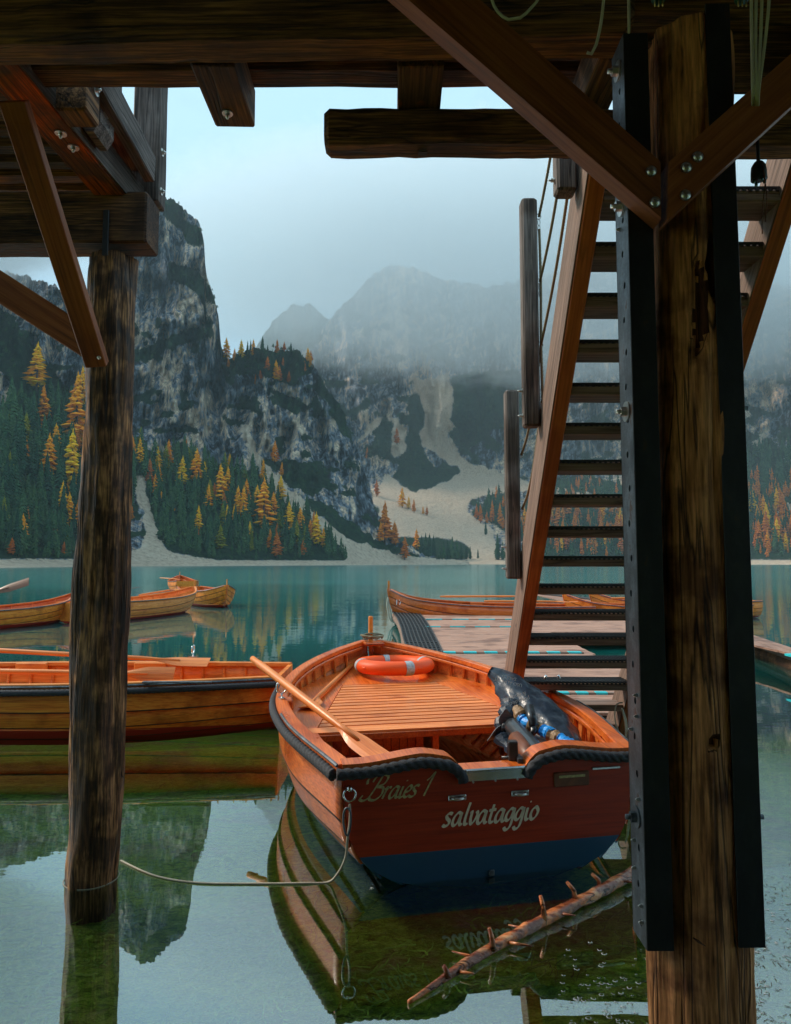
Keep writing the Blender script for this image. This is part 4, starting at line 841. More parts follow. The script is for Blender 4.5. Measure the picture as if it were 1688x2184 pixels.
def channel(xw, side, ztop, zbot, yf=2.06, dep=.12, fl=.078):
    """C-channel: web on the outer side with a row of holes, flanges front and back"""
    th = .007; mb = MB(); zc = (ztop + zbot) / 2; Hh = ztop - zbot
    mb.box((xw + side * -fl / 2, yf + th / 2, zc), (fl, th, Hh), bev=.001)
    mb.box((xw + side * -fl / 2, yf + dep - th / 2, zc), (fl, th, Hh), bev=.001)
    me = mb.mesh('flange', M['black_steel'])
    ch = put('steel_channel', me, t, Matrix.Translation((0, 0, 0)))
    mb = MB(); pitch = .107; n = int(Hh / pitch); z = zbot; cells = n; ph = Hh / n
    y0, y1 = yf + .0035, yf + dep - .0035; x0, x1 = xw, xw - side * th
    for i in range(n):
        zb0, zb1 = zbot + i * ph, zbot + (i + 1) * ph; cy_, cz = (y0 + y1) / 2 + (.0 if i % 2 else -.012), (zb0 + zb1) / 2; r = .0085; K = 16
        for xx, fl_ in ((x0, 0), (x1, 1)):
            inner = [(xx, cy_ + r * math.cos(2 * math.pi * k / K), cz + r * 1.25 * math.sin(2 * math.pi * k / K)) for k in range(K)]
            outer = []
            for k in range(K):
                c_, s_ = math.cos(2 * math.pi * k / K), math.sin(2 * math.pi * k / K); q = max(abs(c_), abs(s_)); 
                yy = cy_ + c_ / q * ((y1 - cy_) if c_ > 0 else (cy_ - y0)); zz = cz + s_ / q * ph / 2; outer.append((xx, yy, zz))
            mb.add(inner + outer, [(k, (k + 1) % K, K + (k + 1) % K, K + k) for k in range(K)])
        mb.add([(x0, cy_ + r * math.cos(2 * math.pi * k / K), cz + r * 1.25 * math.sin(2 * math.pi * k / K)) for k in range(K)] + [(x1, cy_ + r * math.cos(2 * math.pi * k / K), cz + r * 1.25 * math.sin(2 * math.pi * k / K)) for k in range(K)], [(k, (k + 1) % K, K + (k + 1) % K, K + k) for k in range(K)])
    wb = bpy.data.objects.new('web', mb.mesh('web', M['steel'])); col.objects.link(wb); wb.parent = ch
    return ch
zs0, zs1 = P(1381, 2029, y=2.06).z, P(1330, 70, y=2.06).z
chL = channel(P(1381, 2029, y=2.06).x, -1, zs1, zs0); chR = channel(P(1634, 2020, y=2.06).x, 1, zs1 + .1, P(1600, 2022, y=2.06).z)
XL = P(1381, 2029, y=2.06).x; XR = P(1634, 2020, y=2.06).x
for v in (152, 440, 878, 1742):
    bolt_obj((XL - .001, 2.115, P(1320, v, y=2.115).z), (-1, 0, 0), t, 'zinc' if v != 1742 else 'steel', r=.032, hr=.016, hl=.03)
for v in (870, 1742): bolt_obj((XR + .001, 2.115, P(1620, v, y=2.115).z), (1, 0, 0), t, 'steel', r=.026, hr=.015, hl=.03)
for v in (480, 1480, 1525, 1560, 1700, 1800, 1860, 1925, 1960):
    bolt_obj((XL - .001, 2.09 + .05 * (v % 3 == 0), P(1320, v, y=2.11).z), (-1, 0, 0), t, 'zinc', r=.006, hr=.005, hl=.008)
mb = MB(); mb.tube([P(1478, 2000, y=2.05), P(1490, 2008, y=2.042), P(1505, 2018, y=2.044)], [.003, .007, .002], 6, flat=.4); put('bark_chip', mb.mesh('bark_chip', M['rust']), t, Matrix.Translation((0, 0, 0)))
# big braces on the post
YF = 1.985
def W(u, v, y=YF): return P(u, v, y=y)
t = wthing('brace_board', 'wide brown brace rising to the upper left from the main post', 'brace', W(1411, 405))
plate('board', [W(859, -150), W(1410, 345), W(1412, 466), W(697, -150)], Vector((0, .07, 0)), W(1411, 405), W(778, -150), M['brace'], t)
for u, v in ((1389, 366), (1397, 432)): bolt_obj(W(u, v, YF - .001), (0, -1, 0), t, round_=True, r=.017, hr=.011)
t = wthing('brace_board', 'wide brown brace rising to the upper right from the main post', 'brace', W(1425, 405))
plate('board', [W(1427, 345), W(1424, 470), W(1800, 124), W(1800, 14)], Vector((0, .07, 0)), W(1425, 405), W(1800, 70), M['brace'], t)
for u, v in ((1488, 335), (1464, 358), (1462, 417)): bolt_obj(W(u, v, YF - .001), (0, -1, 0), t, round_=True, r=.017, hr=.011)

# ------------------------------------------------------------------ cables
def cable(name, pts, r, mat, label, cat='cable', step=.02):
    p = smooth_path([Vector(q) for q in pts], step); t = wthing(name, label, cat, p[0]); mb = MB(); mb.tube([q - p[0] for q in p], r, 8)
    o = put(name, mb.mesh(name, M[mat])); o.location = p[0]; bpy.data.objects.remove(t); o['label'] = label; o['category'] = cat; return o
c = lambda u, v, y=1.94: P(u, v, y=y)
cable('hanging_cable', [c(1040, -60), c(1048, -5), c(1062, 25), c(1085, 42), c(1110, 38), c(1135, 15), c(1152, -10), c(1160, -60)], .0045, 'cable', 'grey cable drooping in a loop at the top of the photograph')
cable('hanging_cable', [c(1294, -60), c(1288, 0), c(1282, 50), c(1272, 95), c(1262, 115), c(1252, 112)], .0045, 'cable', 'grey cable ending in a hook left of the steel channel')
cable('hanging_cable', [c(1341, -60, 2.03), c(1342, 70, 2.03)], .0045, 'cable', 'short straight grey cable above the left steel channel')
for k, (x0, x1, x2, lab) in enumerate(((1603, 1604, 1606, 'leftmost of the four grey cables hanging at the upper right'), (1613, 1612, 1612, 'second of the four grey cables hanging at the upper right'), (1625, 1622, 1615, 'third of the four grey cables hanging at the upper right'), (1640, 1632, 1618, 'rightmost of the four grey cables, bending inward'))):
    cable('hanging_cable', [c(x0, -60), c(x0, 10), c(x1, 90), c(x2, 200), c(x2, 260, 2.12)], .0048, 'cable', lab)
t = wthing('cable_plug', 'black plug with bare reddish wires hanging below the right brace', 'plug', P(1618, 350, y=2.15)); mb = MB()
base = P(1618, 350, y=2.15); Z0 = lambda v: P(1618, v, y=2.15).z - base.z
mb.tube([(0, 0, Z0(290)), (0, 0, Z0(345))], .006, 8); mb.lathe([(0, .006), (.1, .014), (.3, .022), (.55, .024), (1, .025)], (0, 0, Z0(343)), (0, 0, Z0(383)), 16)
put('socket', mb.mesh('plug', M['rubber']), t, Matrix.Translation(base)); mb = MB()
for k in range(4): mb.tube([(.018 * math.cos(k * 1.57), .018 * math.sin(k * 1.57), Z0(383)), (.018 * math.cos(k * 1.57), .018 * math.sin(k * 1.57), Z0(390))], .005, 6)
put('cap', mb.mesh('cap', M['green_plastic']), t, Matrix.Translation(base)); mb = MB()
mb.tube(smooth_path([(0, -.02, Z0(350)), (.002, -.03, Z0(400)), (-.004, -.02, Z0(450)), (-.008, -.02, Z0(505))], .02), .0016, 5); mb.tube(smooth_path([(0, -.02, Z0(370)), (.006, -.03, Z0(420)), (.004, -.02, Z0(480))], .02), .0016, 5)
put('wire', mb.mesh('wire', M['rust']), t, Matrix.Translation(base))
for k, (u, lab) in enumerate(((1405, 'small green plug hanging above the main log'), (1583, 'green connector hanging beside the four cables'))):
    b_ = P(u, -6, y=1.95); t = wthing('cable_connector', lab, 'plug', b_); mb = MB(); mb.lathe([(0, .012), (.2, .022), (.8, .022), (1, .019)], (0, 0, .03), (0, 0, -.012), 14); put('body', mb.mesh('connector', M['green_plastic']), t, Matrix.Translation(b_)); mb = MB()
    for q in (-.012, 0, .012): mb.tube([(q, 0, -.008), (q, 0, -.03)], .0022, 6)
    put('pin', mb.mesh('pins', M['brass']), t, Matrix.Translation(b_))

# ------------------------------------------------------------------ stairs
SX0, SX1 = .905, 1.80; SL = 1.185
def under(y): return 3.24 - SL * (y - 3.0)
ang = math.atan(SL); dirv = Vector((0, -math.cos(ang), math.sin(ang))); nrm = Vector((0, math.sin(ang), math.cos(ang)))
stair = wthing('stairs', 'steep open wooden stairs with black rubber mats on the treads', 'stairs', (1.3, 5.7, 0))
for x, lab in ((SX0, 'stringer'), (SX1, 'stringer')):
    y0, y1 = 5.86, 2.80; dep = .27 if x < 1 else .24
    a = Vector((x, y0, under(y0))) + nrm * dep / 2; b = Vector((x, y1, under(y1))) + nrm * dep / 2
    beam('stringer', a, b, .082, dep, M['stringer'], stair, bev=.006, seed=50 + int(x))
    # weathered cladding on the outer side of the stringer
    q = Vector((-.044, 0, 0)); beam('side_board', a + q, b + q, .008, dep - .012, M['weather'], stair, bev=.002, seed=52)
zt0 = 3.108
mat_mesh = None; tread_mesh = beam_mesh('tread', SX1 - SX0 - .086, .19, .05, M['weather'], bev=.004); ba_mesh = beam_mesh('tread_bearer', SX1 - SX0 - .086, .06, .075, M['brace'], bev=.003)
mb = MB(); wX = SX1 - SX0 - .10
for i in range(26):
    x = -wX / 2 + wX * (i + .5) / 26
    mb.box((x, 0, 0), (.008, .20, .012)); mb.box((x + .004, -.10, -.006), (.014, .008, .016))
for j in range(8): mb.box((0, -.096 + .0274 * j, .005 if j % 2 else .002), (wX, .009, .011))
matm = mb.mesh('mat', M['rubber'])
for k in range(-1, 17):
    z = zt0 - .1855 * k; yf = 3.0 + (3.24 - z) / SL + .02
    if z < .08: break
    c_ = Vector(((SX0 + SX1) / 2, yf + .115, z - .025))
    put('tread', tread_mesh, stair, Matrix.Translation(c_))
    if k < 14: put('mat', matm, stair, Matrix.Translation(c_ + Vector((0, 0, .033))))
# posts and ropes of the handrail
XP = .805
posts = [(3.10, 3.33, 4.6), (4.00, 2.40, 3.79), (4.68, 1.49, 2.79)]
for y, z0, z1 in posts:
    x = XP + (.0 if y > 3.5 else -.005)
    beam('handrail_post', (x, y, z0), (x, y, z1), .095, .095, M['oldgrey'], stair, bev=.012, seed=int(y * 10))
    for q in (.07, .22): bolt_obj((x - .049, y, z0 + q), (-1, 0, 0), stair, r=.014, hr=.009, hl=.025)
eyes = {0: [4.45, 4.05, 3.72], 1: [P(1150, v, y=4.0).z for v in (462, 600, 735, 855)], 2: [P(1108, v, y=4.68).z for v in (970, 1085)]}
for k, (y, z0, z1) in enumerate(posts):
    for z in eyes[k]:
        mbe = MB(); c_ = Vector((XP + .062, y, z)); pts = [c_ + Vector((.016 * math.cos(a), 0, .016 * math.sin(a))) for a in np.linspace(0, 6.283, 14)]
        mbe.tube(pts, .003, 6, cap=False); mbe.tube([c_ - Vector((.03, 0, 0)), c_ - Vector((.014, 0, 0))], .004, 6)
        if k == 1:
            for j in range(2):
                c2 = c_ + Vector((.004, 0, -.035 - .04 * j)); mbe.tube([c2 + Vector((.007 * math.cos(a), .002, .022 * math.sin(a))) for a in np.linspace(0, 6.283, 12)], .0028, 5, cap=False)
        put('eyelet', mbe.mesh('eyelet', M['zinc']), stair, Matrix.Translation((0, 0, 0)))
def rope(path, r, pitch, step, sides=14): 
    mb = MB(); mb.tube(smooth_path(path, step), r, sides, twist=2 * math.pi / pitch); return mb
def droop(a, b, s, n=7): return [a.lerp(b, i / n) - Vector((0, 0, s * math.sin(math.pi * i / n))) for i in range(n + 1)]
for (i, j, ka, kb, s) in ((0, 1, 0, 0, .10), (0, 1, 1, 1, .10), (0, 1, 2, 2, .08), (1, 2, 2, 0, .10), (1, 2, 3, 1, .12)):
    if ka >= len(eyes[i]) or kb >= len(eyes[j]): continue
    A = Vector((XP + .066, posts[i][0], eyes[i][ka])); B = Vector((XP + .066, posts[j][0], eyes[j][kb]))
    put('handrail_rope', rope(droop(A, B, s), .0085, .03, .006, 9).mesh('handrail_rope', M['rope_tan']), stair, Matrix.Translation((0, 0, 0)))
x = XP + .066
put('handrail_rope', rope([Vector((x, 4.0, eyes[1][0] - .08)), Vector((x + .004, 4.0, eyes[1][1])), Vector((x, 4.0, eyes[1][2])), Vector((x + .005, 4.0, eyes[1][3]))], .0085, .03, .006, 9).mesh('handrail_rope', M['rope_tan']), stair, Matrix.Translation((0, 0, 0)))
# white cord tied round the right stringer foot
kp = P(1290, 1490, z=.55)
t = wthing('tied_cord', 'white cord knotted on the foot of the right stair stringer', 'cord', kp); mb = MB(); y_ = 5.35; zz = under(y_)
q0 = Vector((SX1 - .05, y_ - .02, zz + .02))
mb.tube(smooth_path([q0 + Vector(v) for v in ((-.02, -.03, .06), (-.07, -.05, .05), (-.09, -.06, -.05), (-.06, -.06, -.16), (-.02, -.06, -.22), (-.01, -.06, -.1), (-.03, -.05, .02), (.0, -.04, -.06), (.02, -.05, -.18), (.12, -.03, -.21), (.3, -.0, -.23))], .02), .0055, 7)
o = put('cord', mb.mesh('tied_cord', M['rope_white']), t, Matrix.Translation((0, 0, 0)))

# ------------------------------------------------------------------ floating dock
DZ = .30
def dock(label, poly_l, poly_r, y0, y1, loc, strips=(), mat_edge=None):
    """planks along X between the left and right edge curves x=f(y)"""
    t = wthing('floating_dock', label, 'dock', loc); mb = MB(); y = y0; k = 0; rs = random.Random(int(y0 * 10))
    while y < y1:
        wdt = .12; xl = np.interp(y, *poly_l) + rs.uniform(-.008, .008); xr = np.interp(y, *poly_r) + rs.uniform(-.008, .008)
        mb.box(((xl + xr) / 2, y + wdt / 2, DZ - .015 + rs.uniform(-.002, .002)), (xr - xl, wdt - .010, .03), bev=.003); y += wdt; k += 1
    o = put('planks', mb.mesh('planks', M['deck']), t, Matrix.Translation((0, 0, 0))); o['kind'] = 'stuff'
    mb = MB(); n = 24
    for side, pl in ((1, poly_l), (-1, poly_r)):
        pts = [Vector((np.interp(y0 + (y1 - y0) * i / n, *pl) + side * .05, y0 + (y1 - y0) * i / n, DZ - .13)) for i in range(n + 1)]
        mb.tube(pts, .09, 10)
    put('edge_log', mb.mesh('edge_log', M['weather']), t, Matrix.Translation((0, 0, 0)))
    mb = MB(); xl, xr = np.interp(y0, *poly_l), np.interp(y0, *poly_r)
    mb.box(((xl + xr) / 2, y0 + .05, DZ - .17), (xr - xl - .1, .08, .24), bev=.01); xl, xr = np.interp(y1, *poly_l), np.interp(y1, *poly_r); mb.box(((xl + xr) / 2, y1 - .03, DZ - .17), (xr - xl - .1, .08, .24), bev=.01)
    put('edge_beam', mb.mesh('edge_beam', M['oldgrey']), t, Matrix.Translation((0, 0, 0)))
    for (ys, xa, xb, st, wd) in strips:
        mb = MB(); x = xa; mw = MB(); mw.box(((xa + xb) / 2, ys, DZ + .008), (xb - xa, wd, .02), bev=.003)
        put('strip_board', mw.mesh('strip_board', M['weather']), t, Matrix.Translation((0, 0, 0)))
        mb.box((0, 0, 0), (st * .62, wd + .006, .024), bev=.003); mk = mb.mesh('painted_mark', M['teal'])
        while x < xb - st * .5: put('painted_mark', mk, t, Matrix.Translation((x + st * .3, ys, DZ + .012))); x += st
    return t
def D(u, v): return P(u, v, z=DZ)
def curve(pxs): q = sorted([(D(u, v).y, D(u, v).x) for u, v in pxs]); return ([a for a, b in q], [b for a, b in q])
lf = curve([(838, 1304), (850, 1320), (858, 1340), (862, 1360), (880, 1392)])
yA, yB = D(900, 1395).y, D(900, 1304).y
tdock = dock('curved floating plank dock with a black rubber edge mat and turquoise marks', lf, ([yA, 12.9, 13.0, yB + 1], [2.85, 2.9, 5.4, 5.6]), yA, yB, (1.8, 12, 0),
     strips=((yA + .09, D(945, 1393).x, 2.7, .30, .10), (D(900, 1338).y, .6, 2.6, .5, .03), (D(900, 1322).y, .7, 4.4, .6, .035)))
mb = MB(); ring = []; rowsn = 34
edL = [(836, 1304), (848, 1320), (856, 1340), (860, 1358), (864, 1372), (872, 1392)]; edR = [(890, 1304), (905, 1320), (918, 1340), (928, 1360), (936, 1376), (943, 1392)]
pl, pr = curve(edL), curve(edR); yy = np.linspace(yA + .02, yB, 75)
for k, y in enumerate(yy):
    xl, xr = np.interp(y, *pl), np.interp(y, *pr); mb.box(((xl + xr) / 2, y, DZ + .014), (xr - xl, .055 if k % 5 else .02, .012 + .012 * (k % 2)), bev=.002)
for j in range(9):
    f = (j + .0) / 8; mb.tube([Vector((np.interp(y, *pl) * (1 - f) + np.interp(y, *pr) * f, y, DZ + .02)) for y in yy[::3]], .014, 5)
put('rubber_mat', mb.mesh('rubber_mat', M['rubber']), tdock, Matrix.Translation((0, 0, 0)))
yC = D(1200, 1483).y
dock('middle floating dock section between two turquoise marked strips', ([yC, yA - .05], [.98, .72]), ([yC, yA - .05], [D(1300, 1420).x + .05, 2.80]), yC, yA - .05, (1.8, 8, 0), strips=((yC + .06, D(1150, 1483).x, D(1330, 1483).x, .19, .07),))
dock('nearest floating dock section below the foot of the stairs', ([5.9, yC - .05], [1.15, 1.1]), ([5.9, yC - .05], [2.6, 2.6]), 6.05, yC - .05, (1.8, 6.2, 0))
q = [D(1600, 1312), D(1700, 1322), D(1700, 1385), D(1600, 1352)]
t = wthing('floating_dock', 'floating dock at the right edge with a log rim and turquoise mark', 'dock', q[3]); mb = MB(); X0 = q[0].x
xs2 = np.linspace(q[3].x - 1.5, q[2].x + 2.5, 2)
def line(p, q_, x): return p.y + (q_.y - p.y) * (x - p.x) / (q_.x - p.x)
n = 26; xa, xb = q[3].x - .8, q[2].x + 2.5
for i in range(n):
    f0, f1 = i / n, (i + .93) / n; vs = []
    for x in (xa, xb):
        ya, yb = line(q[3], q[2], x), line(q[0], q[1], x)
        for f in (f0, f1): vs += [(x, ya + (yb - ya) * f, DZ), (x, ya + (yb - ya) * f, DZ - .03)]
    mb.add(vs, [(0, 4, 6, 2), (1, 3, 7, 5), (0, 1, 5, 4), (2, 6, 7, 3), (0, 2, 3, 1), (4, 5, 7, 6)])
o = put('planks', mb.mesh('planks', M['deck']), t, Matrix.Translation((0, 0, 0))); o['kind'] = 'stuff'
mb = MB(); mb.tube([Vector((x, line(q[3], q[2], x) - .02, DZ - .13)) for x in (xa, q[2].x - .65)], .11, 12); mb.tube([Vector((x, line(q[3], q[2], x) - .02, DZ - .13)) for x in (q[2].x - .5, xb)], .11, 12)
put('edge_log', mb.mesh('edge_log', M['weather']), t, Matrix.Translation((0, 0, 0))); mb = MB()
mb.tube([Vector((x, line(q[3], q[2], x) + .08, DZ - .26)) for x in (xa, xb)], .13, 10); put('float', mb.mesh('float', M['old']), t, Matrix.Translation((0, 0, 0)))
mb = MB(); mb.tube([Vector((x, line(q[0], q[1], x) - .15, DZ + .02)) for x in (xa, xb)], .16, 8, flat=.3); put('rubber_mat', mb.mesh('rubber_mat', M['rubber']), t, Matrix.Translation((0, 0, 0)))
mb = MB(); x = q[2].x - .45; mb.box((x + .35, line(q[3], q[2], x + .3) + .02, DZ + .01), (.9, .16, .03)); put('painted_mark', mb.mesh('painted_mark', M['teal']), t, Matrix.Translation((0, 0, 0)))
# ------------------------------------------------------------------ boats
def hermite(xs, ys, x):
    xs = list(xs); ys = list(ys); n = len(xs)
    m = [0] * n
    for i in range(n):
        a = (ys[i] - ys[i - 1]) / (xs[i] - xs[i - 1]) if i else None; b = (ys[i + 1] - ys[i]) / (xs[i + 1] - xs[i]) if i < n - 1 else None
        m[i] = b if a is None else a if b is None else (a + b) / 2
    i = max(0, min(n - 2, int(np.searchsorted(xs, x)) - 1)); h = xs[i + 1] - xs[i]; t = (x - xs[i]) / h
    return (2 * t ** 3 - 3 * t * t + 1) * ys[i] + (t ** 3 - 2 * t * t + t) * h * m[i] + (-2 * t ** 3 + 3 * t * t) * ys[i + 1] + (t ** 3 - t * t) * h * m[i + 1]
class Hull:
    def __init__(s, L, S, B, Zs, Zk, Nn, rake=.25, bow=True):
        s.L, s.S, s.B, s.Zs, s.Zk, s.N, s.rake = L, S, B, Zs, Zk, Nn, rake
    def b(s, q): return max(.012, hermite(s.S, s.B, q))
    def zs(s, q): return hermite(s.S, s.Zs, q)
    def zk(s, q): return hermite(s.S, s.Zk, q)
    def pt(s, q, t, side, off=0.0):
        p = s._p(q, t, side)
        if off:
            d1 = s._p(min(1, q + .01), t, side) - s._p(max(0, q - .01), t, side); d2 = s._p(q, min(1, t + .01), side) - s._p(q, max(0, t - .01), side)
            n = d1.cross(d2) * side
            if n.length > 1e-9:
                n.normalize()
                if n.y * side < 0: n = -n
                p = p + n * off
        return p
    def _p(s, q, t, side):
        e = 2 / hermite(s.S, s.N, q); a = t * math.pi / 2; b = s.b(q); zs, zk = s.zs(q), s.zk(q)
        y = b * math.sin(a) ** e; z = zs - (zs - zk) * math.cos(a) ** e if t < 1 else zs
        hh = (z - zk) / max(.01, zs - zk); x = q * (s.L - s.rake * (1 - hh) ** 1.6 * q ** 4)
        return Vector((x, side * y, z))
    def strake(s, side, t0, t1, lap=.013, nq=30, th=.012, nt=3):
        mb = MB(); ov = (t1 - t0) * .10 if t0 > 0 else 0
        vs = []; qs = [i / nq for i in range(nq + 1)]; ts = [t0 - ov + (t1 - t0 + ov) * j / nt for j in range(nt + 1)]; ts.insert(1, ts[0] + .012 * (6 / max(4, 1 / (t1 - t0)))); nt += 1
        for q in qs:
            k = 1 - .6 * q ** 4
            for j, t in enumerate(ts): vs.append(s.pt(q, t, side, lap * (1 - (ts[j] - ts[0]) / (ts[-1] - ts[0])) * k))
            for j, t in reversed(list(enumerate(ts))): vs.append(s.pt(q, t, side, (lap * (1 - (ts[j] - ts[0]) / (ts[-1] - ts[0])) - th) * k))
        m = 2 * (nt + 1); fs = []
        for i in range(nq):
            for j in range(m):
                k = (j + 1) % m; f = (i * m + j, i * m + k, (i + 1) * m + k, (i + 1) * m + j); fs.append(f if side < 0 else f[::-1])
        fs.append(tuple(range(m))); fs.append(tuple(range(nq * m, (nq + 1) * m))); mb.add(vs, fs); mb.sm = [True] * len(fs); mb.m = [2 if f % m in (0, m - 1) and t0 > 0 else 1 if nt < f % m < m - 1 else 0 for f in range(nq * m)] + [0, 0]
        return mb
    def rail(s, side, q0, q1, w_out, w_in, ztop, zbot, n=40):
        mb = MB(); vs = []
        for i in range(n + 1):
            q = q0 + (q1 - q0) * i / n; p = s._p(q, 1, side); p2 = s._p(min(1, q + .01), 1, side); p1 = s._p(max(0, q - .01), 1, side); d = (p2 - p1); d.z = 0; d.normalize()
            nrm_ = Vector((-d.y, d.x, 0)) * side
            if nrm_.y * side < 0: nrm_ = -nrm_
            for o_, z in ((w_out, zbot), (w_out + .003, (zbot + ztop) / 2), (w_out - .004, ztop - .003), (w_out - .010, ztop), (-w_in + .008, ztop), (-w_in, ztop - .006), (-w_in, zbot)): vs.append(p + nrm_ * o_ + Vector((0, 0, z)))
        m = 7; fs = []
        for i in range(n):
            for j in range(m): k = (j + 1) % m; f = (i * m + j, i * m + k, (i + 1) * m + k, (i + 1) * m + j); fs.append(f if side < 0 else f[::-1])
        fs.append(tuple(range(m))); fs.append(tuple(range(n * m, (n + 1) * m))); mb.add(vs, fs); return mb
    def rib(s, side, q, t0=.25, t1=1, r=.011, off=-.018, n=10):
        mb = MB(); mb.tube([s.pt(q, t0 + (t1 - t0) * i / n, side, off) for i in range(n + 1)], r, 5, smooth=False); return mb
    def section(s, q, zcut=None, n=24):
        """outline of the cross-section at q, port sheer round to starboard sheer"""
        pts = [s._p(q, 1 - i / n, 1) for i in range(n)] + [s._p(q, i / n, -1) for i in range(n + 1)]; return pts
def bx(name, h_parent, c, size, mat, bev=.004, rot=None):
    mb = MB(); mb.box(Vector((0, 0, 0)), size, mat=rot, bev=bev); return put(name, mb.mesh(name, M[mat]), h_parent, Matrix.Translation(Vector(c)))
def transom(h, parent, mat, top=None, th=.03, mi=None, name='transom', x0=None):
    """flat stern board; top(y) gives the height of its upper edge"""
    out = h.section(0, n=26); mb = MB(); b = h.b(0)
    ys = [b * (1 - 2 * i / 48) for i in range(49)]; topf = top or (lambda y: h.zs(0))
    low = sorted([(p.y, p.z) for p in out]); ly = [a for a, _ in low]; lz = [z for _, z in low]
    vs = []; 
    for y in ys:
        zb = float(np.interp(y, ly, lz)); zt = max(zb + .002, topf(y))
        for x in (-.012, th): vs += [(x, y, zb), (x, y, zt)]
    fs = []
    for i in range(48):
        a, c = i * 4, i * 4 + 4; fs += [(a, a + 1, c + 1, c), (a + 2, c + 2, c + 3, a + 3), (a + 1, a + 3, c + 3, c + 1), (a, c, c + 2, a + 2)]
    fs += [(0, 2, 3, 1), (192, 193, 195, 194)]; mb.add(vs, fs); return put(name, mb.mesh(name, M[mat]), parent)
def deck_surface(h, name, parent, q0, q1, z0, z1, mat, inset=.03, n=14, th=.018, x0=None):
    """level panel between the inner faces of both sides"""
    mb = MB(); vs = []
    for i in range(n + 1):
        q = q0 + (q1 - q0) * i / n; z = z0 + (z1 - z0) * i / n; 
        f = min(1, max(0, (z - h.zk(q)) / (h.zs(q) - h.zk(q)))); e = 2 / hermite(h.S, h.N, q); a = math.acos(max(0, min(1, (1 - f))) ** (1 / e)); y = max(.01, h.b(q) * math.sin(a) ** e - inset)
        x = q * h.L; vs += [(x, y, z), (x, -y, z), (x, y, z - th), (x, -y, z - th)]
    fs = []
    for i in range(n): a, c = i * 4, i * 4 + 4; fs += [(a, c, c + 1, a + 1), (a + 2, a + 3, c + 3, c + 2), (a, a + 2, c + 2, c), (a + 1, c + 1, c + 3, a + 3)]
    fs += [(0, 1, 3, 2), (n * 4, n * 4 + 2, n * 4 + 3, n * 4 + 1)]; mb.add(vs, fs); return put(name, mb.mesh(name, M[mat]), parent)
def half(h, q, z):
    f = min(1, max(0, (z - h.zk(q)) / (h.zs(q) - h.zk(q)))); e = 2 / hermite(h.S, h.N, q); a = math.acos((1 - f) ** (1 / e)); return max(.01, h.b(q) * math.sin(a) ** e)
def oar(label, p_tip, p_blade, collar=.28, length=None, group=None, roll=0.0, blade=(.42, .075), r=.021, mat='oar', ring=True):
    """oar from the handle tip to the blade end"""
    a, b = Vector(p_tip), Vector(p_blade); Ln = (b - a).length; t = thing('oar', label, 'oar', (a + b) / 2, 0, group)
    m = axes(Vector((0, 0, 0)), b - a, roll); m.translation = (0, 0, 0); bl, bw = blade; mb = MB()
    prof = [(-Ln / 2, r * .55), (-Ln / 2 + .01, r * .8), (-Ln / 2 + .12, r * .85), (-Ln / 2 + .14, r), (Ln / 2 - bl - .1, r * .95), (Ln / 2 - bl + .05, r * .7), (Ln / 2 - bl * .5, r * .4)]
    mb.tube([(x, 0, 0) for x, _ in prof], [q for _, q in prof], 12); put('shaft', mb.mesh('shaft', M[mat]), t, m)
    mb = MB(); n = 14; vs = []
    for i in range(n + 1):
        f = i / n; x = Ln / 2 - bl + bl * f; w_ = r * .8 + (bw - r * .8) * float(sstep(0, .55, f)); z = .012 * math.sin(f * 3.14) ; th = .009 * (1 - f) + .005
        for (y, zz) in ((-w_, 0), (-w_ * .5, th), (0, th * 1.4), (w_ * .5, th), (w_, 0), (w_ * .5, -th), (0, -th * 1.2), (-w_ * .5, -th)): vs.append((x, y, zz - z))
    fs = [(i * 8 + j, i * 8 + (j + 1) % 8, i * 8 + 8 + (j + 1) % 8, i * 8 + 8 + j)[::-1] for i in range(n) for j in range(8)] + [tuple(range(8)), tuple(reversed(range(n * 8, n * 8 + 8)))]
    mb.add(vs, fs); put('blade', mb.mesh('blade', M[mat]), t, m)
    mb = MB(); x = -Ln / 2 + Ln * collar; mb.tube([(x - .07, 0, 0), (x - .07, 0, 0), (x + .07, 0, 0), (x + .075, 0, 0), (x + .085, 0, 0), (x + .085, 0, 0)], [r * 1.1, r * 1.25, r * 1.25, r * 1.7, r * 1.7, r * 1.1], 14, smooth=False); put('collar', mb.mesh('collar', M['rubber']), t, m)
    return t
def rowlock(parent, p, name='rowlock', s=1.0, rz=0):
    mb = MB(); pts = [Vector((0, .034 * s * math.cos(a), .045 * s + .04 * s * math.sin(a))) for a in np.linspace(R(140), R(400), 16)]
    mb.tube(pts, .0065 * s, 8); mb.tube([(0, 0, -.03), (0, 0, .008)], .007 * s, 8); mb.box((0, 0, -.028), (.07 * s, .03 * s, .006)); 
    return put(name, mb.mesh(name, M['chrome']), parent, Matrix.Translation(Vector(p)) @ Matrix.Rotation(rz, 4, 'Z'))

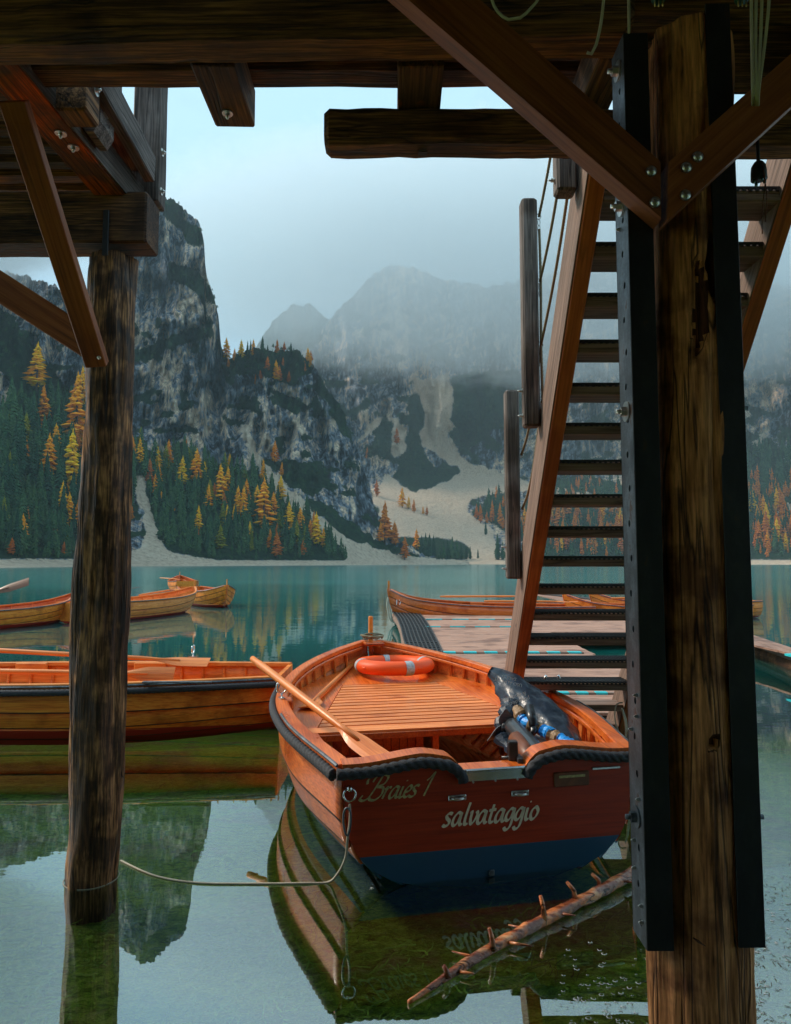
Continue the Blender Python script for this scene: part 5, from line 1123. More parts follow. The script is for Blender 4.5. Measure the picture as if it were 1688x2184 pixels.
# ---- the rescue boat in front
BO = Vector((.507, 3.635, 0)); HEAD = math.atan2(7.38 - 3.635, -.27 - .507); BL = 3.83
h = Hull(BL, [0, .25, .5, .75, .9, 1], [.79, 1.0, 1.02, .78, .42, .03], [.585, .60, .61, .66, .72, .775], [-.03, -.13, -.15, -.12, -.05, .05], [3.3, 3.0, 2.6, 2.2, 1.9, 1.7], rake=.22)
boat = thing('rescue_boat', 'varnished wooden rescue boat seen from its dark lettered transom with blue bottom', 'boat', BO, HEAD)
BW = Matrix.Translation(BO) @ Matrix.Rotation(HEAD, 4, 'Z'); BI = BW.inverted()
NS = 7
for side in (1, -1):
    for i in range(NS):
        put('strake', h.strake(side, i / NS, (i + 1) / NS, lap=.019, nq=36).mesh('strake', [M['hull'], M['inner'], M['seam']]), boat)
def ttop(y):
    a = abs(y - .0); base = .582 + .034 * float(sstep(.72, .36, a)) * float(sstep(.16, .40, a)) 
    if a < .175: return .522
    return min(base, .522 + (a - .175) * .9 + .012)
transom(h, boat, 'transom_painted', top=ttop, th=.035)
# cap along the transom top
mb = MB(); ys = [h.b(0) * (1 - 2 * i / 64) for i in range(65)]; vs = []
for y in ys:
    z = ttop(y) + .001
    vs += [(-.022, y, z), (-.022, y, z + .022), (.075, y, z + .026), (.075, y, z)]
mb.add(vs, [(i * 4 + j, i * 4 + (j + 1) % 4, i * 4 + 4 + (j + 1) % 4, i * 4 + 4 + j) for i in range(64) for j in range(4)] + [(0, 1, 2, 3), (259, 258, 257, 256)])
put('transom_cap', mb.mesh('transom_cap', M['varnish']), boat)
for side in (1, -1):
    put('gunwale', h.rail(side, 0, .985, .022, .062, .018, -.022).mesh('gunwale', M['varnish']), boat)
    put('metal_edge', h.rail(side, 0, .30, .030, -.018, .020, .004, n=16).mesh('metal_edge', M['steel']), boat)
    put('inwale', h.rail(side, .02, .97, -.060, .078, -.03, -.055).mesh('inwale', M['varnish']), boat)
    pth = [h._p(q, 1, side) + Vector((0, side * .042, -.035)) for q in np.linspace(0, .62, 26)]
    put('rope_fender', rope(pth, .028, .14, .010, 24).mesh('rope_fender', M['rope_black']), boat)
    for q in np.linspace(.06, .93, 21): put('rib', h.rib(side, q, .12 if q < .36 else .45, .98, r=.014, off=-.022).mesh('rib', M['varnish_pale']), boat)
# rope fender along the transom
pth = []
for y in np.linspace(h.b(0) + .03, .19, 22): pth.append(Vector((-.045, y, ttop(y) - .018)))
pth.append(Vector((-.04, .172, .492)))
put('rope_fender', rope(pth, .028, .14, .010, 24).mesh('rope_fender', M['rope_black']), boat)
put('rope_fender', rope([Vector((p.x, -p.y, p.z)) for p in pth], .028, .14, .010, 24).mesh('rope_fender', M['rope_black']), boat)
bx('metal_pad', boat, (-.022, 0, .514), (.02, .335, .062), 'chrome', .003); bx('metal_pad_lip', boat, (-.034, 0, .538), (.016, .335, .02), 'chrome', .006)
for k, y in enumerate((-.12, 0, .12)): bolt_obj((-.033, y, .482), (-1, 0, 0), boat, r=.005, hr=.004, hl=.004)
for y in (.20, -.14):
    mb = MB(); mb.box((0, 0, 0), (.008, .095, .028), bev=.003); mb.tube(smooth_path([(-.003, -.03, 0), (-.018, -.022, 0), (-.022, 0, 0), (-.018, .022, 0), (-.003, .03, 0)], .006), .009, 8)
    put('handle_plate', mb.mesh('handle_plate', M['zinc']), boat, Matrix.Translation((-.018, y, 0.405)))
    for d in (-.038, .038): bolt_obj((-.022, y + d, 0.405), (-1, 0, 0), boat, 'steel', r=.004, hr=.003, hl=.003)
bx('name_plate', boat, (-.016, -.43, .46), (.012, .20, .075), 'label', .004); bx('name_bar', boat, (-.024, -.43, .475), (.004, .15, .014), 'gold', .002)
bx('metal_strip', boat, (-.018, -.63, .505), (.012, .16, .012), 'zinc', .002); bx('drain_plug', boat, (-.018, .02, -.01 + .03), (.012, .03, .03), 'blue' if False else 'steel', .003)
# lettering
def strokes(glyphs, widthf, size, slant, mat, name, origin, parent, adv, pen=.11, nib=R(50)):
    """brush lettering on the transom: x runs to starboard (-Y), up is Z"""
    mb = MB(); x = 0
    for ch in widthf:
        if ch == ' ': x += .45; continue
        for st in glyphs[ch]:
            pts = smooth_path([(a, b, 0) for a, b in st], .05) if len(st) > 1 else [Vector((st[0][0], st[0][1], 0)), Vector((st[0][0] + .12, st[0][1] + .05, 0))]
            vs = []; n = len(pts)
            for i, p in enumerate(pts):
                d = pts[min(i + 1, n - 1)] - pts[max(i - 1, 0)]; an = math.atan2(d.y, d.x); w_ = pen * (.42 + .58 * abs(math.sin(an - nib))) * (1 if 0 < i < n - 1 else .6)
                nx, ny = -math.sin(an) * w_, math.cos(an) * w_
                for s_ in (1, -1):
                    X, Y_ = p.x + nx * s_, p.y + ny * s_; vs.append((0, -(x + X + Y_ * slant) * size, Y_ * size))
            mb.add(vs, [(2 * i, 2 * i + 1, 2 * i + 3, 2 * i + 2) for i in range(n - 1)])
            mb.add([(v[0] - .0015, v[1], v[2]) for v in vs], [(2 * i, 2 * i + 2, 2 * i + 3, 2 * i + 1) for i in range(n - 1)])
        x += adv.get(ch, .85)
    return put(name, mb.mesh(name, M[mat]), parent, Matrix.Translation(Vector(origin)))
G = {'s': [[(.58, .92), (.35, 1.0), (.12, .84), (.2, .6), (.42, .4), (.40, .12), (.12, 0), (-.08, .12)]],
     'a': [[(.62, .88), (.36, 1.0), (.08, .66), (.02, .2), (.2, 0), (.46, .26), (.64, .95), (.60, .3), (.70, .02), (.88, .12)]],
     'l': [[(.28, 1.75), (.2, 1.2), (.12, .4), (.2, .02), (.42, .10)]],
     'v': [[(.0, .85), (.12, 1.0), (.12, .4), (.24, .02), (.5, .3), (.64, .8), (.52, 1.02)]],
     't': [[(.28, 1.45), (.2, .8), (.16, .2), (.3, 0), (.5, .12)], [(-.05, .98), (.55, 1.04)]],
     'g': [[(.62, .88), (.36, 1.0), (.08, .66), (.02, .25), (.2, .06), (.46, .3), (.64, .95), (.62, .1), (.50, -.5), (.2, -.68), (.02, -.45)]],
     'i': [[(.14, .98), (.10, .3), (.2, .0), (.4, .12)], [(.24, 1.42)]],
     'o': [[(.4, 1.0), (.12, .8), (.02, .35), (.2, 0), (.5, .2), (.62, .65), (.4, 1.0), (.3, .96)]],
     'B': [[(-.55, .42), (-.7, .1), (-.35, -.05), (.05, .2), (.35, 1.0), (.6, 1.95)], [(-.1, 1.5), (.1, 1.95), (.75, 2.1), (1.15, 1.85), (1.0, 1.3), (.5, 1.08), (1.05, .95), (1.12, .35), (.7, -.05), (.2, .02), (.1, .25)], [(-.55, 1.35), (-.6, 1.75), (-.2, 2.05), (.2, 2.05)]],
     'r': [[(.0, .8), (.16, 1.0), (.12, .5), (.08, 0)], [(.12, .6), (.34, .95), (.55, .92)]],
     'e': [[(.05, .42), (.4, .55), (.52, .82), (.34, 1.0), (.08, .7), (.05, .2), (.28, 0), (.58, .2)]],
     '1': [[(.05, 1.35), (.3, 1.6), (.55, 2.0), (.42, 1.0), (.3, 0)]]}
strokes(G, 'salvataggio', .062, .26, 'cream', 'lettering', (-.0145, .275, .268), boat, {'s': .72, 'a': .92, 'l': .48, 'v': .74, 't': .62, 'g': .84, 'i': .5, 'o': .8}, pen=.14)
strokes(G, 'Braies 1', .056, .42, 'gold', 'lettering', (-.0145, .665, .425), boat, {'B': 1.28, 'r': .62, 'a': .86, 'i': .44, 'e': .62, 's': .6, '1': .6}, pen=.115)
# ring bolt on the port corner
mb = MB(); c_ = Vector((-.03, .755, .49)); mb.tube([c_ + Vector((-.006, .030 * math.cos(a), -.028 + .030 * math.sin(a))) for a in np.linspace(0, 6.283, 26)], .005, 8, cap=False); mb.tube([c_ + Vector((.02, 0, 0)), c_ + Vector((-.012, 0, 0))], [.014, .012], 12)
put('ring_bolt', mb.mesh('ring_bolt', M['chrome']), boat)
# interior: fore platform with slats, side benches, bulkhead, post, floor
ZP = .455
def zp(x): return ZP + (x - 1.3) * .028
def yw(x): return half(h, x / BL, zp(x)) - .03
xs0, xs1 = 1.30, 2.78; ns = 15; ws = (xs1 - xs0) / ns
def slat_half(x): return min(yw(x) - .02, .80 - .30 * (x - xs0) / (xs1 - xs0) * 1.25)
for k in range(ns):
    x = xs0 + ws * (k + .5); wd = ws - .016 if k else ws + .05; xx = x if k else x - .03
    hw0, hw1 = slat_half(xx - wd / 2), slat_half(xx + wd / 2)
    if k == 0: hw0 = hw1 = yw(xx) - .01
    mb = MB(); z = zp(xx); vs = []
    for X_, H_2 in ((xx - wd / 2, hw0), (xx + wd / 2, hw1)):
        for Yy in (-H_2, H_2): vs += [(X_, Yy, z - .02), (X_, Yy, z)]
    mb.add(vs, [(0, 1, 3, 2), (4, 6, 7, 5), (1, 5, 7, 3), (0, 2, 6, 4), (0, 4, 5, 1), (2, 3, 7, 6)]); 
    o_ = put('slat', mb.mesh('slat', M['slatwood'] if 'slatwood' in M else M['varnish']), boat)
def panel(name, f_in, f_out, x0, x1, dz, mat, n=16, sides=(1, -1), th=.016):
    for sd_ in sides:
        mb = MB(); vs = []
        for i in range(n + 1):
            x = x0 + (x1 - x0) * i / n
            for y in (f_in(x), f_out(x)): vs += [(x, sd_ * y, zp(x) + dz), (x, sd_ * y, zp(x) + dz - th)]
        fs = []
        for i in range(n): a = i * 4; fs += [(a, a + 4, a + 6, a + 2), (a + 1, a + 3, a + 7, a + 5), (a, a + 1, a + 5, a + 4), (a + 2, a + 6, a + 7, a + 3)]
        fs += [(0, 2, 3, 1), (n * 4, n * 4 + 1, n * 4 + 3, n * 4 + 2)]; mb.add(vs, fs); put(name, mb.mesh(name, M[mat]), boat)
panel('side_panel', lambda x: slat_half(x) + .008, lambda x: max(slat_half(x) + .01, yw(x)), xs0 + .09, xs1, -.002, 'varnish')
mb = MB(); vs = []; n = 14
for i in range(n + 1):
    x = xs1 + .008 + (3.66 - xs1) * i / n; y = max(.012, yw(x)); vs += [(x, y, zp(x) - .002), (x, -y, zp(x) - .002), (x, y, zp(x) - .018), (x, -y, zp(x) - .018)]
mb.add(vs, [f for i in range(n) for a in (i * 4,) for f in ((a, a + 1, a + 5, a + 4), (a + 2, a + 6, a + 7, a + 3))] + [(0, 2, 3, 1)]); put('foredeck', mb.mesh('foredeck', M['varnish']), boat)
# aft side benches (port one visible)
for sd_ in (1, -1):
    mb = MB(); vs = []; n = 12
    for i in range(n + 1):
        x = .03 + 1.22 * i / n; yo = half(h, x / BL, .45) - .03; yi = yo - .20 - .10 * math.sin(i / n * 3.14) * 0; vs += [(x, sd_ * yo, .455), (x, sd_ * yi, .455), (x, sd_ * yo, .437), (x, sd_ * yi, .437)]
    if sd_ > 0:
        mb.add(vs, [f for i in range(n) for a in (i * 4,) for f in ((a, a + 1, a + 5, a + 4), (a + 2, a + 6, a + 7, a + 3), (a + 1, a + 3, a + 7, a + 5))] + [(0, 2, 3, 1), (n * 4, n * 4 + 1, n * 4 + 3, n * 4 + 2)]); put('side_bench', mb.mesh('side_bench', M['varnish']), boat)
# bulkhead boards under the platform edge
for k in range(11):
    y = .62 - k * .062; hgt = .30
    if y < -.12: break
    bx('bulkhead_board', boat, (1.62, y, zp(1.4) - .03 - hgt / 2), (.02, .058, hgt), 'varnish', .002)
bx('bulkhead_rail', boat, (1.60, .25, .17), (.03, .82, .05), 'transom', .003); bx('seat_edge', boat, (1.245, 0, zp(1.25) - .035), (.03, 1.66, .045), 'varnish', .004)
bx('support_post', boat, (1.27, -.03, .24), (.035, .045, .40), 'varnish', .003); bx('hinge', boat, (1.60, .50, .385), (.006, .07, .035), 'chrome', .002)
for k in range(9): bx('floor_board', boat, (.82, .18 - .088 * k + .0, .075), (1.45, .082, .018), 'varnish', .003)
bx('floor_bearer', boat, (.5, .36, .05), (.9, .10, .03), 'black_steel', .003); bx('seat_riser', boat, (.95, .42, .17), (.035, .03, .22), 'inner', .003)
bx('stern_seat', boat, (.13, -.02, .43), (.17, .62, .02), 'varnish', .004)
bx('stem_post', boat, (3.80, 0, .84), (.05, .045, .38), 'varnish_pale', .008); bx('breast_hook', boat, (3.66, 0, h.zs(.95) + .015), (.26, .20, .03), 'varnish', .01)
mb = MB(); nn = 20; vs = []   # stem timber closing the bow
for i in range(nn + 1):
    t_ = i / nn; p = h._p(1, t_, 1); x = p.x; z = p.z; vs += [(x - .04, .022, z), (x + .022, .012, z), (x + .022, -.012, z), (x - .04, -.022, z)]
mb.add(vs, [(i * 4 + j, i * 4 + (j + 1) % 4, i * 4 + 4 + (j + 1) % 4, i * 4 + 4 + j) for i in range(nn) for j in range(4)]); put('stem', mb.mesh('stem', M['varnish']), boat)
def BP(u, v, z): return BI @ P(u, v, z=z)
rl = BP(618, 1492, .62); rl.x = 1.62; rl.y = h.b(rl.x / BL) - .02; rl.z = h.zs(rl.x / BL) + .05
rowlock(boat, rl, rz=.2, s=1.15); rr_ = Vector((1.50, -h.b(1.5 / BL) + .02, h.zs(.4) + .05)); rowlock(boat, rr_ + Vector((0, 0, -.035)), rz=-.2, s=1.7)
for sd_, x in ((1, 1.62), (-1, 1.50)): bx('rowlock_block', boat, (x, sd_ * (h.b(x / BL) - .075), h.zs(x / BL) - .02), (.16, .05, .07), 'varnish', .01)
# things in and on the rescue boat
Rw = BW @ (rl + Vector((0, 0, .045)))
Bl = P(815, 1618, z=.475); dv = (Rw - Bl); tip = Rw + dv * .53
tip_t = P(538, 1404, y=tip.y); tip = Vector((tip_t.x, tip.y, tip_t.z))
oar('long oar lying through the left rowlock with its blade on the stern', tip, Bl, collar=.35, roll=.35, blade=(.52, .066), r=.029)
a = BW @ Vector((2.95, .28, .56)); b = BW @ Vector((1.55, .86, .50)); a = P(762, 1408, z=.56); b = P(655, 1508, z=.50)
oar('oar lying inside the boat with its handle beside the orange life ring', a + (a - b) * .25, b, collar=.30, roll=.1, blade=(.36, .08), r=.022)
lr_c = P(842, 1418, z=.60); LR = thing('life_ring', 'bright orange life ring with four grey bands on the foredeck', 'life ring', lr_c)
tl = Matrix.Rotation(R(-2), 4, 'X'); RR, rt = .315, .078
def torus(mb, R0, r0, a0, a1, n, m=20, flat=.85, mi=0):
    pts = [Vector((math.cos(a) * R0, math.sin(a) * R0, 0)) for a in np.linspace(a0, a1, n)]; vs = []
    for i, a in enumerate(np.linspace(a0, a1, n)):
        for j in range(m):
            th = 2 * math.pi * j / m; vs.append((math.cos(a) * (R0 + math.cos(th) * r0), math.sin(a) * (R0 + math.cos(th) * r0), math.sin(th) * r0 * flat))
    mb.add(vs, [(i * m + j, (i + 1) * m + j, (i + 1) * m + (j + 1) % m, i * m + (j + 1) % m) for i in range(n - 1) for j in range(m)], 0, True)
mb = MB(); torus(mb, RR, rt, 0, 2 * math.pi, 65); put('ring', mb.mesh('life_ring', M['orange']), LR, tl)
for a in (-67, 20, 107, 195):
    mb = MB(); torus(mb, RR, rt + .003, R(a - 6), R(a + 6), 6); put('band', mb.mesh('band', M['tape']), LR, tl)
for a in (-52, 222):
    mb = MB(); aa = R(a); cx, cy_ = math.cos(aa) * (RR + rt * .93), math.sin(aa) * (RR + rt * .93); mb.box((0, 0, 0), (.02, .05, .02), bev=.004); put('rope_lug', mb.mesh('rope_lug', M['orange']), LR, tl @ Matrix.Translation((cx, cy_, 0)) @ Matrix.Rotation(aa, 4, 'Z'))
# rope coil on the bow
cc = BW @ Vector((3.70, 0, h.zs(.97) + .045)); t = thing('rope_coil', 'pale rope coiled round the bow post', 'rope', cc); mb = MB()
pts = [Vector((math.cos(a) * (.10 + .02 * math.sin(a * 1.7)), math.sin(a) * (.085 + .015 * math.cos(a * 2.3)), .004 + .0016 * a + .008 * math.sin(a * 1.3))) for a in np.linspace(0, 22, 90)]; mb.tube(smooth_path(pts, .012), .009, 9, twist=2 * math.pi / .03); put('coil', mb.mesh('rope_coil', M['rope_tan']), t)
# electric outboard laid in the stern
mt = thing('outboard_motor', 'black electric outboard tilted into the boat with its propeller up', 'outboard motor', P(1120, 1590, y=4.1))
O_ = Vector(mt.location); T0 = Matrix.Translation(-O_)
p0, p1 = P(1090, 1545, y=4.38), P(1165, 1628, y=3.86); d = (p1 - p0).normalized()
mb = MB(); mb.lathe([(0, .035), (.03, .050), (.10, .056), (.75, .056), (.95, .052), (1, .03)], p0, p1 + d * .06, 24); put('motor_body', mb.mesh('motor_body', M['pod']), mt, T0)
mb = MB(); mb.tube([P(1128, 1520, y=4.35), P(1140, 1560, y=4.2), P(1132, 1560, y=4.2) + Vector((0, 0, -.02))], .022, 12); mb.tube([P(1128, 1508, y=4.35), P(1140, 1550, y=4.22)], .030, 12); put('shaft', mb.mesh('shaft', M['pod']), mt, T0)
mb = MB(); mb.tube([P(1100, 1575, y=4.1), P(1150, 1640, y=3.75)], .045, 16); put('lower_tube', mb.mesh('lower_tube', M['label']), mt, T0)
pc_ = P(1080, 1552, y=4.40); mb = MB(); mb.lathe([(0, .012), (.3, .035), (1, .042)], pc_ - d * .055, pc_ + d * .03, 18); put('hub', mb.mesh('hub', M['pod']), mt, T0)
for (u, v, wd) in ((1040, 1580, .045), (1080, 1512, .05), (1122, 1592, .05)):
    e = P(u, v, y=4.38); mb = MB(); side_ = (e - pc_).normalized(); q_ = side_.cross(d).normalized(); vs = []; nn = 7
    for i in range(nn + 1):
        f = i / nn; c_ = pc_.lerp(e, f); w_ = wd * (.35 + .65 * math.sin(math.pi * min(1, f * .8 + .15))) * (1 - .75 * f ** 3); tw = q_ * math.cos(.6 * f) + d * math.sin(.6 * f)
        for s_ in (1, -1): vs += [c_ + tw * w_ * s_ + d * .003, c_ + tw * w_ * s_ - d * .003]
    mb.add(vs, [f_ for i in range(nn) for a in (i * 4,) for f_ in ((a, a + 2, a + 6, a + 4), (a + 1, a + 5, a + 7, a + 3), (a, a + 4, a + 5, a + 1), (a + 2, a + 3, a + 7, a + 6))] + [(nn * 4, nn * 4 + 2, nn * 4 + 3, nn * 4 + 1)])
    put('propeller_blade', mb.mesh('propeller_blade', M['blade']), mt, T0)
w0 = [P(1105, 1514, y=4.40), P(1122, 1540, y=4.30), P(1155, 1556, y=4.22), P(1190, 1575, y=4.12), P(1234, 1602, y=3.95)]; pw = smooth_path(w0, .012); n = len(pw); seg_ = 7
for k in range(seg_):
    i0, i1 = int(k * (n - 1) / seg_), int((k + 1) * (n - 1) / seg_) + 1; mb = MB(); rs = random.Random(k)
    mb.tube([q + Vector((rs.uniform(-.004, .004), rs.uniform(-.004, .004), rs.uniform(-.004, .004))) for q in pw[i0:i1 + 1]], [.038 + rs.uniform(-.006, .007) for _ in pw[i0:i1 + 1]], 12, smooth=False)
    put('tiller_wrap', mb.mesh('tiller_wrap', M['blue'] if k % 2 else M['paper']), mt, T0)
mb = MB(); c_ = P(1094, 1608, y=3.74); mb.box(c_, (.05, .05, .14), bev=.004); mb.box(c_ + Vector((.03, -.02, -.03)), (.03, .09, .05), bev=.004); mb.tube([c_ + Vector((-.06, 0, -.02)), c_ + Vector((.07, 0, -.02))], .009, 8); put('clamp_bracket', mb.mesh('clamp_bracket', M['pod']), mt, T0)
# plastic bag over the motor head
bagc = P(1140, 1520, y=4.6); bag = thing('plastic_bag', 'wet black printed plastic bag pulled over the motor head', 'bag', bagc)
spine = [P(1046, 1432, y=5.0), P(1075, 1450, y=4.95), P(1105, 1480, y=4.85), P(1145, 1525, y=4.68), P(1190, 1570, y=4.45), P(1222, 1592, y=4.25)]
rad_ = [.05, .13, .155, .165, .14, .06]; sp_ = smooth_path(spine, .035); rr2 = np.interp(np.linspace(0, 1, len(sp_)), np.linspace(0, 1, 6), rad_)
mb = MB(); m_ = 40; vs = []
for i, p in enumerate(sp_):
    d_ = (sp_[min(i + 1, len(sp_) - 1)] - sp_[max(i - 1, 0)]).normalized(); nx = d_.cross(Vector((0, 0, 1))).normalized(); ny = nx.cross(d_)
    for j in range(m_):
        th = 2 * math.pi * j / m_; k_ = 1 + .16 * float(fbm(math.cos(th) * 2.2 + 3, math.sin(th) * 2.2, i * .28, 3)) + .07 * abs(math.sin(th * 3.5 + i * .35)) - .10 * (i % 3 == 0) * .3
        vs.append(p + nx * math.cos(th) * rr2[i] * k_ * .95 + ny * math.sin(th) * rr2[i] * k_ * .72 - bagc)
nb = len(sp_); mb.add(vs, [(i * m_ + j, i * m_ + (j + 1) % m_, (i + 1) * m_ + (j + 1) % m_, (i + 1) * m_ + j) for i in range(nb - 1) for j in range(m_)] + [tuple(range(m_)), tuple(range((nb - 1) * m_, nb * m_))], 0, True); put('film', mb.mesh('bag_film', M['bag']), bag)
mb = MB()   # the gathered lower skirt
sk = [P(1090, 1500, y=4.7), P(1080, 1530, y=4.5), P(1072, 1560, y=4.42), P(1085, 1590, y=4.3), P(1130, 1600, y=4.15), P(1160, 1600, y=4.1)]
mb.tube([q - bagc for q in smooth_path(sk, .03)], [.05 + .02 * math.sin(i * 1.7) for i in range(len(smooth_path(sk, .03)))], 9, smooth=False, flat=.7); put('skirt', mb.mesh('bag_skirt', M['bag']), bag)
# printed words on the bag
def text(body, size, mat, parent, m4, name='lettering', ext=.0004, shear=0):
    cu = bpy.data.curves.new('lettering', 'FONT'); cu.body = body; cu.size = size; cu.extrude = ext; cu.resolution_u = 3; cu.shear = shear; cu.align_x = 'CENTER'; cu.align_y = 'CENTER'
    ob = bpy.data.objects.new('tmp', cu); col.objects.link(ob); dg = bpy.context.evaluated_depsgraph_get(); me = bpy.data.meshes.new_from_object(ob.evaluated_get(dg)); bpy.data.objects.remove(ob)
    me.materials.clear(); me.materials.append(M[mat]); return me, put(name, me, parent, m4)
def bag_text(u, v, y, body, size, rot):
    c_ = P(u, v, y=y - .16) - bagc; vd = (Vector((0, 0, CAM_H)) - P(u, v, y=y)).normalized(); up = Vector((-.2, .25, 1)).normalized(); X_ = up.cross(vd).normalized(); Y_ = vd.cross(X_)
    m4 = Matrix((X_, Y_, vd)).transposed().to_4x4() @ Matrix.Rotation(rot, 4, 'Z'); m4.translation = c_
    me, o_ = text(body, size, 'white', bag, m4)
bag_text(1085, 1450, 4.83, 'USO ALIMENT\nSACCO', .030, R(155)); bag_text(1098, 1492, 4.71, "pour déchets\n& Anti-fuite", .036, R(185))
# mooring line, carabiner, floating line
k0 = BW @ Vector((-.045, .755, .435)); mo = thing('mooring_rope', 'pale twisted mooring rope hanging from the stern ring into the water', 'rope', k0)
k1 = k0 + Vector((-.01, -.01, -.17)); wp = P(699, 1882, z=.004)
pts = [k0 + Vector((.0, -.01, -.01)), k0.lerp(k1, .5) + Vector((.006, 0, 0)), k1, k1.lerp(wp, .3) + Vector((.02, 0, -.03)), k1.lerp(wp, .65) + Vector((.015, -.01, -.03)), wp, P(650, 1884, z=.004), P(540, 1885, z=.003), P(420, 1883, z=.003), P(330, 1868, z=.003), P(258, 1836, z=.003)]
mb = MB(); sp_ = smooth_path(pts, .005); mb.tube([q - k0 for q in sp_], .0062, 9, twist=2 * math.pi / .03); put('rope', mb.mesh('mooring_rope', M['rope_white']), mo)
mb = MB(); cc_ = k0 + Vector((-.012, -.012, -.09)); lp = [cc_ + Vector((.018 * math.cos(a) * (1 + .25 * math.sin(a)), -.008, .065 * math.sin(a))) - k0 for a in np.linspace(0, 6.283, 30)]; mb.tube(lp, .0052, 8, cap=False); put('carabiner', mb.mesh('carabiner', M['steel']), mo)

# ---- other rowing boats
def rowboat(label, stern, heading, L=4.6, W_=1.45, hull_m='brown_red', group=None, zs=(.5, .48, .47, .5, .6, .78), fender=False, ns=6, detail=1, oars=2, inner='varnish', nribs=16, transom_m=None, name='rowing_boat', double=False):
    b_ = W_ / 2; Bf = [.62, .92, 1.0, .86, .55, .03] if not double else [.3, .85, 1.0, .86, .55, .03]
    hh = Hull(L, [0, .25, .5, .75, .9, 1], [k * b_ for k in Bf], list(zs), [.02, -.10, -.13, -.10, -.02, .08], [2.8, 2.7, 2.5, 2.2, 1.9, 1.7], rake=.25)
    bt = thing(name, label, 'boat', stern, heading, group)
    for side in (1, -1):
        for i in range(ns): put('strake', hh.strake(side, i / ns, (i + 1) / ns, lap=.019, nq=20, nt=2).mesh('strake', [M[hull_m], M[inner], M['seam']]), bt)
        put('gunwale', hh.rail(side, 0, .985, .02, .045, .02, -.02, n=24).mesh('gunwale', M[inner]), bt)
        put('rubbing_strip', hh.rail(side, 0, .985, .032, -.02, .008, -.012, n=24).mesh('rubbing_strip', M['steel']), bt)
        if fender: put('rope_fender', rope([hh._p(q, 1, side) + Vector((0, side * .04, -.05)) for q in np.linspace(0, .95, 36)], .030, .13, .014, 14).mesh('rope_fender', M['rope_black']), bt)
        rm = None
        for q in np.linspace(.05, .92, nribs): put('rib', hh.rib(side, q, .3, .98, n=6, r=.014).mesh('rib', M[inner]), bt)
    transom(hh, bt, transom_m or hull_m)
    mb = MB(); nn = 12; vs = []
    for i in range(nn + 1):
        p = hh._p(1, i / nn, 1); vs += [(p.x - .04, .024, p.z), (p.x + .025, .014, p.z), (p.x + .025, -.014, p.z), (p.x - .04, -.024, p.z)]
    mb.add(vs, [(i * 4 + j, i * 4 + (j + 1) % 4, i * 4 + 4 + (j + 1) % 4, i * 4 + 4 + j) for i in range(nn) for j in range(4)]); put('stem', mb.mesh('stem', M[inner]), bt)
    bx('stem_post', bt, (hh._p(1, 1, 1).x - .02, 0, hh.zs(1) + .09), (.05, .035, .22), 'varnish_pale', .008)
    for q in (.16, .42, .68):
        z = hh.zs(q) - .17; y = half(hh, q, z) - .02; bx('thwart', bt, (q * L, 0, z), (.24, 2 * y, .03), inner, .005)
    z = .10
    deck_surface(hh, 'floor', bt, .05, .9, z, z + .02, 'inner', inset=.0, n=10)
    for q in (.30, .55):
        for side in (1, -1):
            bx('rowlock_block', bt, (q * L, side * (hh.b(q) - .05), hh.zs(q) - .03), (.34, .05, .09), inner, .01)
    return bt, hh, Matrix.Translation(Vector(stern)) @ Matrix.Rotation(heading, 4, 'Z')
# boat moored sideways at the left
mbt, mh, MW = rowboat('brown clinker rowing boat moored sideways behind the left pile, red below', (-1.10, 6.88, 0), math.pi, L=5.2, W_=1.42, fender=True, hull_m='brown_red', zs=(.53, .51, .50, .51, .6, .78), ns=6, inner='varnish_pale', nribs=20)
for x in (2.35, 1.12): rowlock(mbt, (x + 0, -.66 * 1.02, .62) if False else (x, -.70, .60), s=1.3)
bx('metal_plate', mbt, (.85, .68, .535), (.62, .05, .012), 'steel', .002)
zo = .72
oar('oar with black collar lying along the far rail of the moored boat', P(-60, 1384, y=7.35), P(446, 1412, y=7.35), collar=.24, blade=(.62, .075), r=.026, roll=.5)
oar('second oar lying inside the moored boat with its worn square blade', P(-80, 1430, y=6.75), P(372, 1438, y=6.75), collar=.03, blade=(.52, .075), r=.026, roll=1.1)
# boats drifting at the left
g = None
s_a = P(-420, 1392, z=0); e_a = P(190, 1334, z=0); hd = math.atan2(e_a.y - s_a.y, e_a.x - s_a.x)
A_, Ah, AW = rowboat('rowing boat with broad dark rail reaching in from the left edge', P(-330, 1362, z=0), hd * .9, L=5.2, W_=1.6, hull_m='brown_red', zs=(.5, .47, .46, .5, .6, .8), inner='varnish', nribs=10)
oar('oar raised over the left boat with its blade against the water', P(-260, 1340, y=15.2), P(62, 1240, y=15.4), collar=.3, blade=(.9, .11), r=.03, roll=1.0, mat='label')
sb = P(120, 1334, z=0); eb = P(432, 1301, z=0); hb = math.atan2(eb.y - sb.y, eb.x - sb.x)
B_, Bh, BWm = rowboat('golden rowing boat right of the left pile, bow pointing away', P(150, 1331, z=0), hb, L=5.2, W_=1.6, hull_m='pale_red', zs=(.55, .53, .53, .57, .66, .82), inner='varnish_pale', nribs=12)
oar('oar lying across the golden boat right of the pile', BWm @ Vector((2.2, -.3, .66)), BWm @ Vector((4.6, .25, .75)), collar=.3, blade=(.5, .08), r=.028, mat='oar')
oar('oar blade showing just right of the left pile above the golden boat', P(215, 1262, y=21), P(298, 1252, y=21), collar=.1, blade=(.6, .09), r=.03, mat='label')
